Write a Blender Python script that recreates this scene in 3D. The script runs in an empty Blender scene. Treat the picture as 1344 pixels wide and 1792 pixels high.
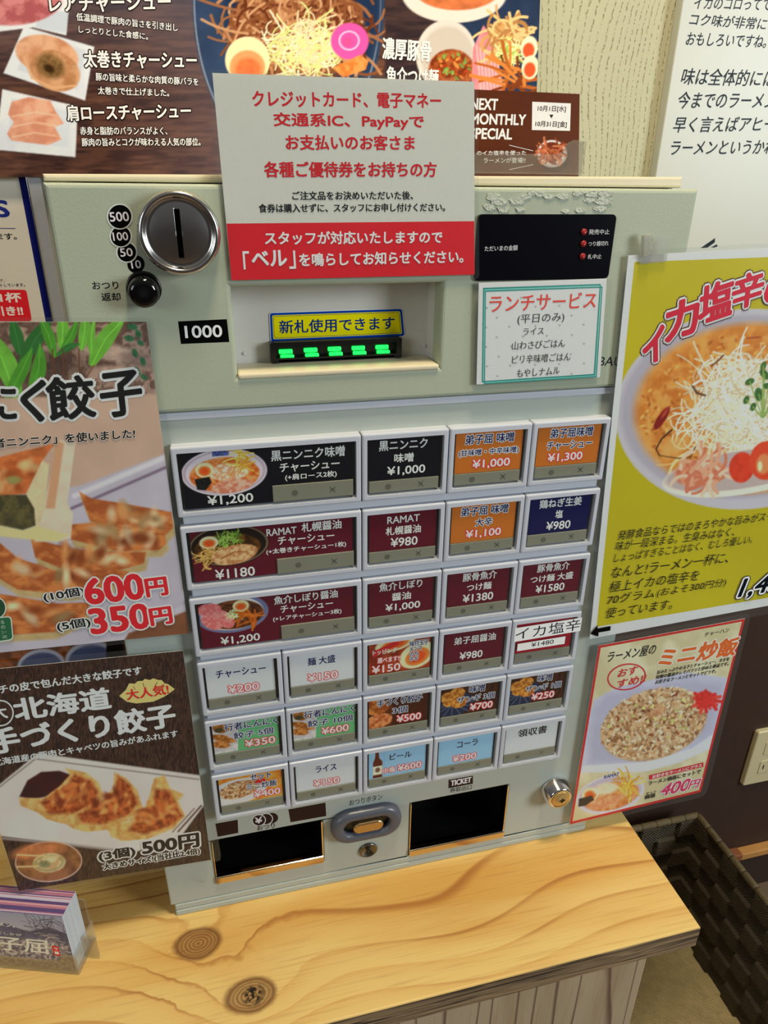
import bpy, bmesh, math, random
import numpy as np
from mathutils import Vector, Matrix

random.seed(7)
SC = bpy.context.scene
COL = SC.collection
# ------------------------------------------------------------------ camera
CAM = np.array([-0.12273, -0.44701, 0.59150])
CROT = (1.135014, -0.009996, -0.241971)
FPX = 1231.65
cd = bpy.data.cameras.new('camera')
cam = bpy.data.objects.new('camera', cd)
COL.objects.link(cam)
cam.location = CAM
cam.rotation_euler = CROT
cd.sensor_fit = 'VERTICAL'
cd.sensor_height = 36
cd.lens = FPX / 1792 * 36
cd.clip_start = 0.01
SC.camera = cam
# ------------------------------------------------------------------ world, lights, exposure
SC.view_settings.view_transform = 'Standard'
SC.view_settings.look = 'None'
SC.view_settings.gamma = 1
SC.view_settings.use_curve_mapping = False
SC.view_settings.exposure = 0.0
w = bpy.data.worlds.new('room_light')
SC.world = w
w.use_nodes = True
_n, _l = w.node_tree.nodes, w.node_tree.links
_tc = _n.new('ShaderNodeTexCoord')
_sx = _n.new('ShaderNodeSeparateXYZ')
_l.new(_tc.outputs['Generated'], _sx.inputs[0])
_cr = _n.new('ShaderNodeValToRGB')            # dim room: dark floor, brown furniture, pale ceiling
_mr = _n.new('ShaderNodeMapRange')
_mr.inputs['From Min'].default_value = -1
_l.new(_sx.outputs[2], _mr.inputs['Value'])
_l.new(_mr.outputs[0], _cr.inputs[0])
_e = _cr.color_ramp.elements
_e[0].position, _e[0].color = 0.0, (0.05, 0.038, 0.028, 1)
_e[1].position, _e[1].color = 1.0, (0.24, 0.23, 0.21, 1)
for _p, _c in ((0.36, (0.06, 0.045, 0.035, 1)), (0.48, (0.045, 0.040, 0.038, 1)), (0.62, (0.10, 0.10, 0.105, 1))):
    _q = _e.new(_p)
    _q.color = _c
_l.new(_cr.outputs[0], _n['Background'].inputs[0])
_n['Background'].inputs[1].default_value = 0.7


def area(name, loc, target, size, power, color, spread=180):
    l = bpy.data.lights.new(name, 'AREA')
    l.shape = 'RECTANGLE'
    l.size, l.size_y = size
    l.energy = power
    l.color = color
    l.spread = math.radians(spread)
    o = bpy.data.objects.new(name, l)
    COL.objects.link(o)
    o.location = loc
    d = Vector(target) - Vector(loc)
    o.rotation_euler = d.to_track_quat('-Z', 'Y').to_euler()
    return o


area('ceiling_lamp', (0.10, -0.26, 1.75), (0.10, -0.15, 0.0), (0.20, 0.20), 17.0, (1.0, 0.85, 0.60))
area('window_daylight', (-1.75, -1.15, 0.95), (0.0, 0.0, 0.38), (0.8, 0.7), 7.5, (0.90, 0.98, 1.0))
area('window_daylight', (1.75, -1.35, 0.95), (-0.05, 0.0, 0.35), (0.6, 0.8), 32.0, (0.88, 0.97, 1.0))

# ------------------------------------------------------------------ projection helpers
def _rot(rx, ry, rz):
    cx, sx, cy, sy, cz, sz = math.cos(rx), math.sin(rx), math.cos(ry), math.sin(ry), math.cos(rz), math.sin(rz)
    return (np.array([[cz, -sz, 0], [sz, cz, 0], [0, 0, 1]]) @ np.array([[cy, 0, sy], [0, 1, 0], [-sy, 0, cy]])
            @ np.array([[1, 0, 0], [0, cx, -sx], [0, sx, cx]]))


RM = _rot(*CROT)


def hit(uv, ax, val):
    """points where photo pixels meet the plane axis=val (world metres)"""
    uv = np.atleast_2d(np.asarray(uv, float))
    d = np.stack([(uv[:, 0] - 672) / FPX, -(uv[:, 1] - 896) / FPX, -np.ones(len(uv))], 1) @ RM.T
    t = (val - CAM[ax]) / d[:, ax]
    return CAM + d * t[:, None]


def H1(u, v, ax, val):
    return hit((u, v), ax, val)[0]


def proj(P):
    q = (np.atleast_2d(np.asarray(P, float)) - CAM) @ RM
    return np.stack([672 + FPX * q[:, 0] / -q[:, 2], 896 - FPX * q[:, 1] / -q[:, 2]], 1)


def lin(c):
    c = np.asarray(c, float) / 255.0
    return np.where(c <= 0.04045, c / 12.92, ((np.maximum(c, 0) + 0.055) / 1.055) ** 2.4)


# ------------------------------------------------------------------ materials
MATS = {}


def mat(name, color=(200, 200, 200), rough=0.5, metal=0.0, spec=0.5, var=0.0, vscale=30, bump=0.0, bscale=200, emit=None, estr=0, coat=0):
    if name in MATS:
        return MATS[name]
    m = bpy.data.materials.new(name)
    m.use_nodes = True
    nt = m.node_tree
    b = nt.nodes['Principled BSDF']
    c = (*lin(color), 1)
    b.inputs['Base Color'].default_value = c
    b.inputs['Roughness'].default_value = rough
    b.inputs['Metallic'].default_value = metal
    b.inputs['Specular IOR Level'].default_value = spec
    b.inputs['Coat Weight'].default_value = coat
    tc = nt.nodes.new('ShaderNodeTexCoord')
    n = nt.nodes.new('ShaderNodeTexNoise')
    n.inputs['Scale'].default_value = vscale
    n.inputs['Detail'].default_value = 4
    nt.links.new(tc.outputs['Object'], n.inputs['Vector'])
    mx = nt.nodes.new('ShaderNodeMix')
    mx.data_type = 'RGBA'
    mx.blend_type = 'MULTIPLY'
    mx.inputs[0].default_value = 1
    mr = nt.nodes.new('ShaderNodeMapRange')
    mr.inputs['To Min'].default_value = 1 - var
    mr.inputs['To Max'].default_value = 1 + var
    nt.links.new(n.outputs['Fac'], mr.inputs['Value'])
    mx.inputs[6].default_value = c
    nt.links.new(mr.outputs[0], mx.inputs[7])
    nt.links.new(mx.outputs[2], b.inputs['Base Color'])
    if bump:
        n2 = nt.nodes.new('ShaderNodeTexNoise')
        n2.inputs['Scale'].default_value = bscale
        nt.links.new(tc.outputs['Object'], n2.inputs['Vector'])
        bp = nt.nodes.new('ShaderNodeBump')
        bp.inputs['Strength'].default_value = bump
        bp.inputs['Distance'].default_value = 0.002
        nt.links.new(n2.outputs['Fac'], bp.inputs['Height'])
        nt.links.new(bp.outputs[0], b.inputs['Normal'])
    if emit is not None:
        b.inputs['Emission Color'].default_value = (*lin(emit), 1)
        b.inputs['Emission Strength'].default_value = estr
    MATS[name] = m
    return m


def film_mat(name, haze=0.06, tint=(235, 240, 240), gloss=0.07, rough=0.12):
    if name in MATS:
        return MATS[name]
    m = bpy.data.materials.new(name)
    m.use_nodes = True
    nt = m.node_tree
    nt.nodes.clear()
    out = nt.nodes.new('ShaderNodeOutputMaterial')
    tr = nt.nodes.new('ShaderNodeBsdfTransparent')
    tr.inputs[0].default_value = (0.97, 0.98, 0.98, 1)
    df = nt.nodes.new('ShaderNodeBsdfDiffuse')
    df.inputs[0].default_value = (*lin(tint), 1)
    gl = nt.nodes.new('ShaderNodeBsdfGlossy')
    gl.inputs['Roughness'].default_value = rough
    m1 = nt.nodes.new('ShaderNodeMixShader')
    tc = nt.nodes.new('ShaderNodeTexCoord')
    ns = nt.nodes.new('ShaderNodeTexNoise')
    ns.inputs['Scale'].default_value = 60
    nt.links.new(tc.outputs['Object'], ns.inputs['Vector'])
    mr = nt.nodes.new('ShaderNodeMapRange')
    mr.inputs['To Min'].default_value = haze * 0.7
    mr.inputs['To Max'].default_value = haze * 1.3
    nt.links.new(ns.outputs['Fac'], mr.inputs['Value'])
    nt.links.new(mr.outputs[0], m1.inputs[0])
    nt.links.new(tr.outputs[0], m1.inputs[1])
    nt.links.new(df.outputs[0], m1.inputs[2])
    m2 = nt.nodes.new('ShaderNodeMixShader')
    m2.inputs[0].default_value = gloss
    nt.links.new(m1.outputs[0], m2.inputs[1])
    nt.links.new(gl.outputs[0], m2.inputs[2])
    nt.links.new(m2.outputs[0], out.inputs[0])
    MATS[name] = m
    return m


def print_mat(name, rough=0.45, spec=0.12):
    """printed paper: the ink colours are carried by the mesh"""
    if name in MATS:
        return MATS[name]
    m = bpy.data.materials.new(name)
    m.use_nodes = True
    nt = m.node_tree
    b = nt.nodes['Principled BSDF']
    b.inputs['Roughness'].default_value = rough
    b.inputs['Specular IOR Level'].default_value = spec
    a = nt.nodes.new('ShaderNodeAttribute')
    a.attribute_name = 'ink'
    tc = nt.nodes.new('ShaderNodeTexCoord')
    n = nt.nodes.new('ShaderNodeTexNoise')
    n.inputs['Scale'].default_value = 900
    nt.links.new(tc.outputs['Object'], n.inputs['Vector'])
    mr = nt.nodes.new('ShaderNodeMapRange')
    mr.inputs['To Min'].default_value = 0.95
    mr.inputs['To Max'].default_value = 1.05
    nt.links.new(n.outputs['Fac'], mr.inputs['Value'])
    mx = nt.nodes.new('ShaderNodeMix')
    mx.data_type = 'RGBA'
    mx.blend_type = 'MULTIPLY'
    mx.inputs[0].default_value = 1
    nt.links.new(a.outputs['Color'], mx.inputs[6])
    nt.links.new(mr.outputs[0], mx.inputs[7])
    nt.links.new(mx.outputs[2], b.inputs['Base Color'])
    MATS[name] = m
    return m


# ------------------------------------------------------------------ objects
def tag(o, label=None, cat=None, group=None, kind=None):
    if label:
        o['label'] = label
    if cat:
        o['category'] = cat
    if group:
        o['group'] = group
    if kind:
        o['kind'] = kind
    return o


def empty(name, loc, label=None, cat=None, group=None):
    o = bpy.data.objects.new(name, None)
    o.empty_display_size = 0.02
    COL.objects.link(o)
    o.location = loc
    return tag(o, label, cat, group)


LOCAL = [False]


def link(name, me, parent=None):
    o = bpy.data.objects.new(name, me)
    COL.objects.link(o)
    if parent is not None and LOCAL[0]:
        o.parent = parent         # mesh already written in the parent's own frame
    elif parent is not None:
        o.parent = parent
        pl = Vector((0, 0, 0))
        q = parent
        while q is not None:
            pl += Vector(q.location)
            q = q.parent
        o.matrix_parent_inverse = Matrix.Identity(4)
        o.location = -pl          # meshes are written in world metres
    return o


class MB:
    def __init__(s):
        s.v, s.f, s.m, s.sm = [], [], [], []

    def add(s, vs, fs, mi=0, smooth=False):
        k = len(s.v)
        s.v += [tuple(float(c) for c in p) for p in vs]
        s.f += [tuple(i + k for i in f) for f in fs]
        s.m += [mi] * len(fs)
        s.sm += [smooth] * len(fs)

    def bm(s, bm, mi=0, smooth=False):
        bm.verts.index_update()
        s.add([v.co for v in bm.verts], [[v.index for v in f.verts] for f in bm.faces], mi, smooth)
        bm.free()

    def box(s, lo, hi, bev=0.0, seg=2, mi=0):
        bm = bmesh.new()
        bmesh.ops.create_cube(bm, size=1)
        for v in bm.verts:
            v.co = Vector([(lo[i] + hi[i]) / 2 + v.co[i] * (hi[i] - lo[i]) for i in range(3)])
        if bev:
            bmesh.ops.bevel(bm, geom=bm.edges[:], offset=bev, segments=seg, profile=0.5, affect='EDGES')
        s.bm(bm, mi, False)

    def prism(s, pts, y0, y1, mi=0, bev=0.0, seg=2):
        """outline in x,z (counter-clockwise seen from -y) extruded from y0 (front) to y1"""
        bm = bmesh.new()
        a = [bm.verts.new((x, y0, z)) for x, z in pts]
        b = [bm.verts.new((x, y1, z)) for x, z in pts]
        n = len(pts)
        f = bm.faces.new(a)
        bm.faces.new(b[::-1])
        for i in range(n):
            bm.faces.new((a[i], b[i], b[(i + 1) % n], a[(i + 1) % n]))
        bmesh.ops.recalc_face_normals(bm, faces=bm.faces[:])
        if bev:
            es = [e for e in bm.edges if all(v in a for v in e.verts)]
            bmesh.ops.bevel(bm, geom=es, offset=bev, segments=seg, profile=0.5, affect='EDGES')
        s.bm(bm, mi)

    def ring(s, outer, inner, y0, y1, mi=0, inner_y0=None):
        """frame between two outlines (same count) in x,z, front y0, back y1"""
        n = len(outer)
        iy = y0 if inner_y0 is None else inner_y0
        vs = [(x, y0, z) for x, z in outer] + [(x, iy, z) for x, z in inner] + [(x, y1, z) for x, z in outer] + [(x, y1, z) for x, z in inner]
        fs = []
        for i in range(n):
            j = (i + 1) % n
            fs += [(i, j, n + j, n + i), (i, 2 * n + i, 2 * n + j, j), (n + i, n + j, 3 * n + j, 3 * n + i), (2 * n + i, 3 * n + i, 3 * n + j, 2 * n + j)]
        s.add(vs, fs, mi)

    def lathe(s, prof, c, axis=(0, -1, 0), n=48, mi=0, smooth=True):
        ax = Vector(axis).normalized()
        u = ax.orthogonal().normalized()
        w_ = ax.cross(u)
        vs, fs = [], []
        for r, h in prof:
            for k in range(n):
                a = 2 * math.pi * k / n
                vs.append(Vector(c) + ax * h + (u * math.cos(a) + w_ * math.sin(a)) * r)
        for i in range(len(prof) - 1):
            for k in range(n):
                k2 = (k + 1) % n
                fs.append((i * n + k, i * n + k2, (i + 1) * n + k2, (i + 1) * n + k))
        fs.append(tuple(range(n))[::-1])
        fs.append(tuple((len(prof) - 1) * n + k for k in range(n)))
        s.add(vs, fs, mi, smooth)

    def tube(s, pts, r, n=8, mi=0, closed=False):
        pts = [Vector(p) for p in pts]
        vs, fs = [], []
        m = len(pts)
        for i, p in enumerate(pts):
            a = pts[(i - 1) % m] if closed or i else pts[0]
            b = pts[(i + 1) % m] if closed or i < m - 1 else pts[-1]
            t = (b - a).normalized()
            u = t.cross(Vector((0.31, 0.2, 0.93))).normalized()
            w_ = t.cross(u)
            for k in range(n):
                q = 2 * math.pi * k / n
                vs.append(p + (u * math.cos(q) + w_ * math.sin(q)) * r)
        for i in range(m if closed else m - 1):
            j = (i + 1) % m
            for k in range(n):
                k2 = (k + 1) % n
                fs.append((i * n + k, i * n + k2, j * n + k2, j * n + k))
        if not closed:
            fs += [tuple(range(n))[::-1], tuple((m - 1) * n + k for k in range(n))]
        s.add(vs, fs, mi, True)

    def build(s, name, mats, parent=None):
        me = bpy.data.meshes.new(name)
        me.from_pydata(s.v, [], s.f)
        for m in (mats if isinstance(mats, (list, tuple)) else [mats]):
            me.materials.append(m)
        me.polygons.foreach_set('material_index', s.m)
        me.polygons.foreach_set('use_smooth', s.sm)
        bm = bmesh.new()
        bm.from_mesh(me)
        bmesh.ops.recalc_face_normals(bm, faces=bm.faces[:])
        bm.to_mesh(me)
        bm.free()
        me.update()
        return link(name, me, parent)


def rrect(x0, z0, x1, z1, r, n=5):
    pts = []
    for cx, cz, a0 in ((x1 - r, z0 + r, -90), (x1 - r, z1 - r, 0), (x0 + r, z1 - r, 90), (x0 + r, z0 + r, 180)):
        for k in range(n + 1):
            a = math.radians(a0 + 90 * k / n)
            pts.append((cx + r * math.cos(a), cz + r * math.sin(a)))
    return pts


def panel(x0, z0, x1, z1, y0, y1, holes=(), bev=0.0015):
    """a plate with rectangular openings, edges eased"""
    xs = sorted({x0, x1, *[h[0] for h in holes], *[h[2] for h in holes]})
    zs = sorted({z0, z1, *[h[1] for h in holes], *[h[3] for h in holes]})
    bm = bmesh.new()
    vf, vb = {}, {}
    for i, x in enumerate(xs):
        for j, z in enumerate(zs):
            vf[i, j] = bm.verts.new((x, y0, z))
            vb[i, j] = bm.verts.new((x, y1, z))

    def solid(i, j):
        if not (0 <= i < len(xs) - 1 and 0 <= j < len(zs) - 1):
            return False
        cx, cz = (xs[i] + xs[i + 1]) / 2, (zs[j] + zs[j + 1]) / 2
        return not any(h[0] < cx < h[2] and h[1] < cz < h[3] for h in holes)
    for i in range(len(xs) - 1):
        for j in range(len(zs) - 1):
            if not solid(i, j):
                continue
            q = [(i, j), (i + 1, j), (i + 1, j + 1), (i, j + 1)]
            bm.faces.new([vf[k] for k in q])
            bm.faces.new([vb[k] for k in q[::-1]])
            for (a, b, di, dj) in ((0, 1, 0, -1), (1, 2, 1, 0), (2, 3, 0, 1), (3, 0, -1, 0)):
                if not solid(i + di, j + dj):
                    bm.faces.new((vf[q[a]], vb[q[a]], vb[q[b]], vf[q[b]]))
    bmesh.ops.delete(bm, geom=[v for v in bm.verts if not v.link_faces], context='VERTS')
    bmesh.ops.recalc_face_normals(bm, faces=bm.faces[:])
    if bev:
        es = [e for e in bm.edges if len(e.link_faces) == 2 and e.calc_face_angle(0) > 1 and all(abs(v.co.y - y0) < 1e-7 for v in e.verts)]
        bmesh.ops.bevel(bm, geom=es, offset=bev, segments=3, profile=0.5, affect='EDGES')
    return bm


# ------------------------------------------------------------------ print: lettering and pictures as ink on a surface
_FONT = bpy.data.curves.new('lettering', 'FONT')
_FONT.resolution_u = 3
_FO = bpy.data.objects.new('lettering', _FONT)
COL.objects.link(_FO)
_GLY = {}


def glyphs(body, bold):
    k = (body, bold)
    if k not in _GLY:
        _FONT.body = body
        _FONT.offset = bold
        dg = bpy.context.evaluated_depsgraph_get()
        dg.update()
        e = _FO.evaluated_get(dg)
        me = e.to_mesh()
        v = np.empty(len(me.vertices) * 3)
        me.vertices.foreach_get('co', v)
        v = v.reshape(-1, 3)[:, :2].copy()
        f = [tuple(p.vertices) for p in me.polygons]
        e.to_mesh_clear()
        _GLY[k] = (v, f)
    return _GLY[k]


def vnoise(x, y, seed):
    xi, yi = np.floor(x).astype(np.int64), np.floor(y).astype(np.int64)
    fx, fy = x - xi, y - yi
    fx, fy = fx * fx * (3 - 2 * fx), fy * fy * (3 - 2 * fy)

    def hsh(a, b):
        n = (a * 374761393 + b * 668265263 + seed * 974634777) & 0x7fffffff
        n = ((n ^ (n >> 13)) * 1274126177) & 0x7fffffff
        return ((n ^ (n >> 16)) & 0xffff) / 65535.0
    return (hsh(xi, yi) * (1 - fx) + hsh(xi + 1, yi) * fx) * (1 - fy) + (hsh(xi, yi + 1) * (1 - fx) + hsh(xi + 1, yi + 1) * fx) * fy


def fbm(x, y, seed=0, oct=4):
    t, a, n = 0, 0.5, 0
    for k in range(oct):
        t = t + a * vnoise(x * 2 ** k, y * 2 ** k, seed + k * 17)
        n += a
        a *= 0.5
    return t / n


class Pic:
    """a printed picture: a fine grid of ink dots painted shape by shape"""

    def __init__(s, quad, step, base):
        q = np.asarray(quad, float)
        L = lambda a, b: np.hypot(*(q[b] - q[a]))
        nx = max(2, int(max(L(0, 1), L(3, 2)) / step))
        ny = max(2, int(max(L(0, 3), L(1, 2)) / step))
        S, T = np.meshgrid(np.linspace(0, 1, nx + 1), np.linspace(0, 1, ny + 1))
        S, T = S.ravel()[:, None], T.ravel()[:, None]
        P = (q[0] * (1 - S) + q[1] * S) * (1 - T) + (q[3] * (1 - S) + q[2] * S) * T
        s.X, s.Y, s.nx, s.ny, s.P = P[:, 0], P[:, 1], nx, ny, P
        s.C = np.tile(np.asarray(base, float), (len(P), 1))
        s.k = 0

    def _w(s, x0, y0, x1, y1):
        return np.nonzero((s.X > x0) & (s.X < x1) & (s.Y > y0) & (s.Y < y1))[0]

    def _paint(s, i, m, color, tex=0, ts=8, alpha=1.0, sx=1.0):
        if not len(i):
            return
        c = np.asarray(color, float)
        if c.ndim == 1:
            c = np.tile(c, (len(i), 1))
        if tex:
            s.k += 1
            n = fbm(s.X[i] / ts / sx, s.Y[i] / ts, s.k * 5 + 3) - 0.5
            c = c * (1 + 2 * tex * n)[:, None]
        a = (np.clip(m, 0, 1) * alpha)[:, None]
        s.C[i] = s.C[i] * (1 - a) + c * a

    def fill(s, color, **k):
        i = np.arange(len(s.X))
        s._paint(i, np.ones(len(i)), color, **k)
        return s

    def two(s, c1, c2, ts, sx=1.0, lo=0.35, hi=0.65, i=None, m=None, alpha=1.0):
        """mottle two colours together"""
        if i is None:
            i = np.arange(len(s.X))
            m = np.ones(len(i))
        s.k += 1
        n = fbm(s.X[i] / ts / sx, s.Y[i] / ts, s.k * 7 + 1)
        n = np.clip((n - lo) / (hi - lo), 0, 1)[:, None]
        s._paint(i, m, np.asarray(c1, float) * (1 - n) + np.asarray(c2, float) * n, alpha=alpha)
        return s

    def _ell(s, cx, cy, rx, ry, rot, f):
        R = max(rx, ry) + f + 2
        i = s._w(cx - R, cy - R, cx + R, cy + R)
        a = math.radians(rot)
        dx, dy = s.X[i] - cx, s.Y[i] - cy
        u, v = dx * math.cos(a) + dy * math.sin(a), -dx * math.sin(a) + dy * math.cos(a)
        d = (np.sqrt((u / rx) ** 2 + (v / ry) ** 2) - 1) * min(rx, ry)
        return i, d

    def ell(s, cx, cy, rx, ry, rot=0, color=(0, 0, 0), f=1.5, **k):
        i, d = s._ell(cx, cy, rx, ry, rot, f)
        s._paint(i, 0.5 - d / f, color, **k)
        return s

    def ellm(s, cx, cy, rx, ry, rot, c1, c2, ts=6, f=1.5, sx=1.0, alpha=1.0):
        i, d = s._ell(cx, cy, rx, ry, rot, f)
        return s.two(c1, c2, ts, sx, i=i, m=0.5 - d / f, alpha=alpha)

    def oring(s, cx, cy, rx, ry, rot, width, color, f=1.2, **k):
        i, d = s._ell(cx, cy, rx, ry, rot, f + width)
        s._paint(i, 0.5 - (np.abs(d) - width / 2) / f, color, **k)
        return s

    def _poly(s, pts, f):
        p = np.asarray(pts, float)
        i = s._w(p[:, 0].min() - f - 1, p[:, 1].min() - f - 1, p[:, 0].max() + f + 1, p[:, 1].max() + f + 1)
        x, y = s.X[i], s.Y[i]
        ins = np.zeros(len(i), bool)
        d = np.full(len(i), 1e9)
        for a, b in zip(p, np.roll(p, -1, 0)):
            e = b - a
            L = max(e @ e, 1e-9)
            t = np.clip(((x - a[0]) * e[0] + (y - a[1]) * e[1]) / L, 0, 1)
            d = np.minimum(d, np.hypot(x - a[0] - t * e[0], y - a[1] - t * e[1]))
            c = (a[1] > y) != (b[1] > y)
            with np.errstate(divide='ignore', invalid='ignore'):
                ins ^= c & (x < (b[0] - a[0]) * (y - a[1]) / (b[1] - a[1]) + a[0])
        return i, np.where(ins, -d, d)

    def poly(s, pts, color, f=1.5, **k):
        i, d = s._poly(pts, f)
        s._paint(i, 0.5 - d / f, color, **k)
        return s

    def polym(s, pts, c1, c2, ts=6, f=1.5, sx=1.0, alpha=1.0):
        i, d = s._poly(pts, f)
        return s.two(c1, c2, ts, sx, i=i, m=0.5 - d / f, alpha=alpha)

    def line(s, pts, width, color, f=1.2, **k):
        p = np.asarray(pts, float)
        r = width + f + 1
        i = s._w(p[:, 0].min() - r, p[:, 1].min() - r, p[:, 0].max() + r, p[:, 1].max() + r)
        x, y = s.X[i], s.Y[i]
        d = np.full(len(i), 1e9)
        for a, b in zip(p[:-1], p[1:]):
            e = b - a
            t = np.clip(((x - a[0]) * e[0] + (y - a[1]) * e[1]) / max(e @ e, 1e-9), 0, 1)
            d = np.minimum(d, np.hypot(x - a[0] - t * e[0], y - a[1] - t * e[1]))
        s._paint(i, 0.5 - (d - width / 2) / f, color, **k)
        return s

    def strands(s, n, cx, cy, rx, ry, length, width, colors, bend=0.5, rot=0, f=1.0, seed=1):
        r = random.Random(seed)
        for _ in range(n):
            a, q = r.uniform(0, 6.283), math.sqrt(r.random())
            x, y = q * rx * math.cos(a), q * ry * math.sin(a)
            c, z = math.cos(math.radians(rot)), math.sin(math.radians(rot))
            x, y = cx + x * c - y * z, cy + x * z + y * c
            h = r.uniform(0, 6.283)
            b = r.uniform(-bend, bend)
            pts = [(x, y)]
            for _k in range(6):
                x += math.cos(h) * length / 6
                y += math.sin(h) * length / 6
                h += b
                pts.append((x, y))
            s.line(pts, width * r.uniform(0.7, 1.2), r.choice(colors), f)
        return s

    def grains(s, n, cx, cy, rx, ry, rot, size, colors, seed=1, f=0.9):
        r = random.Random(seed)
        c, z = math.cos(math.radians(rot)), math.sin(math.radians(rot))
        for _ in range(n):
            a, q = r.uniform(0, 6.283), math.sqrt(r.random())
            x, y = q * rx * math.cos(a), q * ry * math.sin(a)
            col = np.array(r.choice(colors), float) * r.uniform(0.85, 1.12)
            s.ell(cx + x * c - y * z, cy + x * z + y * c, size * r.uniform(0.8, 1.4), size * r.uniform(0.4, 0.7), r.uniform(0, 180), col, f)
        return s

    def egg(s, cx, cy, rx, ry, rot=0):
        s.ell(cx, cy, rx, ry, rot, (232, 206, 164), 1.5, tex=0.06)
        s.ell(cx, cy + ry * 0.12, rx * 0.68, ry * 0.66, rot, (226, 120, 55), 2)
        s.ell(cx, cy + ry * 0.15, rx * 0.45, ry * 0.42, rot, (214, 80, 40), 3, tex=0.15, ts=4)
        return s


LAY = 0.000025


class Print:
    """paper on a plane y = const facing the room; f maps drawing units to that plane"""

    def __init__(s, y, white=(205, 203, 198), f=None, lift=LAY):
        s.y, s.white, s.lift = y, white, lift
        s.f = f
        s.V, s.F, s.K, s.n, s.l = [], [], [], 0, 0

    def map(s, uv, lay):
        uv = np.atleast_2d(np.asarray(uv, float))
        y = s.y - lay * s.lift
        return hit(uv, 1, y) if s.f is None else s.f(uv, y)

    def ink(s, c):
        return np.clip(0.86 * lin(c) / lin(s.white) - 0.016, 0.001, 0.92)

    def raw(s, V, faces, colors):
        s.V.append(V)
        s.K.append(colors)
        s.F += [tuple(i + s.n for i in f) for f in faces]
        s.n += len(V)

    def lay(s, l=None):
        if l is None:
            s.l += 1
            return s.l
        return l

    def poly(s, pts, color, l=None):
        l = s.lay(l)
        V = s.map(pts, l)
        s.raw(V, [tuple(range(len(V)))], np.tile(s.ink(color), (len(V), 1)))
        return s

    def ellipse(s, cx, cy, rx, ry, color, rot=0, l=None, n=32):
        a = math.radians(rot)
        t = [2 * math.pi * k / n for k in range(n)]
        return s.poly([(cx + rx * math.cos(q) * math.cos(a) - ry * math.sin(q) * math.sin(a), cy + rx * math.cos(q) * math.sin(a) + ry * math.sin(q) * math.cos(a)) for q in t], color, l)

    def band(s, pts, w_, color, closed=False, l=None):
        """a drawn line of width w_"""
        l = s.lay(l)
        p = [np.array(q, float) for q in pts]
        m = len(p)
        L_, R_ = [], []
        for i in range(m):
            a = p[i - 1] if (closed or i) else p[0]
            b = p[(i + 1) % m] if (closed or i < m - 1) else p[-1]
            t = b - a
            t /= max(np.hypot(*t), 1e-9)
            nn = np.array([-t[1], t[0]])
            k = 1.0
            if (closed or 0 < i < m - 1):
                e = p[i] - a
                e /= max(np.hypot(*e), 1e-9)
                k = 1 / max(abs(e[0] * t[0] + e[1] * t[1]), 0.4)
            L_.append(p[i] + nn * w_ / 2 * k)
            R_.append(p[i] - nn * w_ / 2 * k)
        V = s.map(L_ + R_, l)
        fs = [(i, (i + 1) % m, m + (i + 1) % m, m + i) for i in range(m if closed else m - 1)]
        s.raw(V, fs, np.tile(s.ink(color), (len(V), 1)))
        return s

    def pic(s, p, l=None):
        l = s.lay(l)
        V = s.map(p.P, l)
        a = np.arange((p.nx + 1) * (p.ny + 1)).reshape(p.ny + 1, p.nx + 1)
        q = np.stack([a[1:, :-1], a[1:, 1:], a[:-1, 1:], a[:-1, :-1]], -1).reshape(-1, 4)
        s.raw(V, [tuple(r) for r in q.tolist()], s.ink(np.clip(p.C, 0, 255)))
        return s

    def text(s, body, A, B, h, color, bold=0.0, out=None, slant=0.0, l=None):
        """lettering whose inked box runs from lower-left A to lower-right B, h tall (drawing units)"""
        A, B = np.array(A, float), np.array(B, float)
        P0, P1 = s.map([A, B], 0)
        if s.f is None:
            up2 = proj(P0 + (0, 0, 0.001))[0] - proj(P0)[0]
            up2 /= np.hypot(*up2)
        else:
            up2 = np.array([0, -1.0])
        hm = np.linalg.norm(s.map([A + up2 * h], 0)[0] - P0)
        ux = P1 - P0
        W = np.linalg.norm(ux)
        ux = ux / W
        uz = np.array([-ux[2], 0, ux[0]])
        v, f = glyphs(body, 0.0)
        lo, hi = v.min(0), v.max(0)
        n = (v - lo) / np.maximum(hi - lo, 1e-6)
        q = np.stack([n[:, 0] * W + slant * n[:, 1] * hm, n[:, 1] * hm], 1)
        px = hm / h
        for oc, ow in ([] if out is None else (out if isinstance(out[0][0], (tuple, list)) else [out])):
            lo_ = s.lay(l)
            for k in range(10):
                a = 2 * math.pi * k / 10
                o = q + np.array([math.cos(a), math.sin(a)]) * (ow * px + bold * hm)
                V = P0 + ux * o[:, :1] + uz * o[:, 1:]
                V[:, 1] = s.y - (lo_ + 0.075 * k) * s.lift
                s.raw(V, f, np.tile(s.ink(oc), (len(V), 1)))
        l = s.lay(l)
        r = bold * hm
        for kk, (dx, dz) in enumerate([(0, 0)] if not bold else [(0, 0), (r, 0), (-r, 0), (0.6 * r, 0.8 * r), (-0.6 * r, -0.8 * r), (0.6 * r, -0.8 * r), (-0.6 * r, 0.8 * r)]):
            V = P0 + ux * (q[:, :1] + dx) + uz * (q[:, 1:] + dz)
            V[:, 1] = s.y - (l + 0.075 * kk) * s.lift
            s.raw(V, f, np.tile(s.ink(color), (len(V), 1)))
        return s

    def build(s, name, m, parent=None):
        me = bpy.data.meshes.new(name)
        V = np.concatenate(s.V)
        me.from_pydata(V.tolist(), [], s.F)
        ca = me.color_attributes.new('ink', 'FLOAT_COLOR', 'POINT')
        c = np.ones((len(V), 4), np.float32)
        c[:, :3] = np.concatenate(s.K)
        ca.data.foreach_set('color', c.ravel())
        me.materials.append(m)
        me.update()
        return link(name, me, parent)


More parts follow.
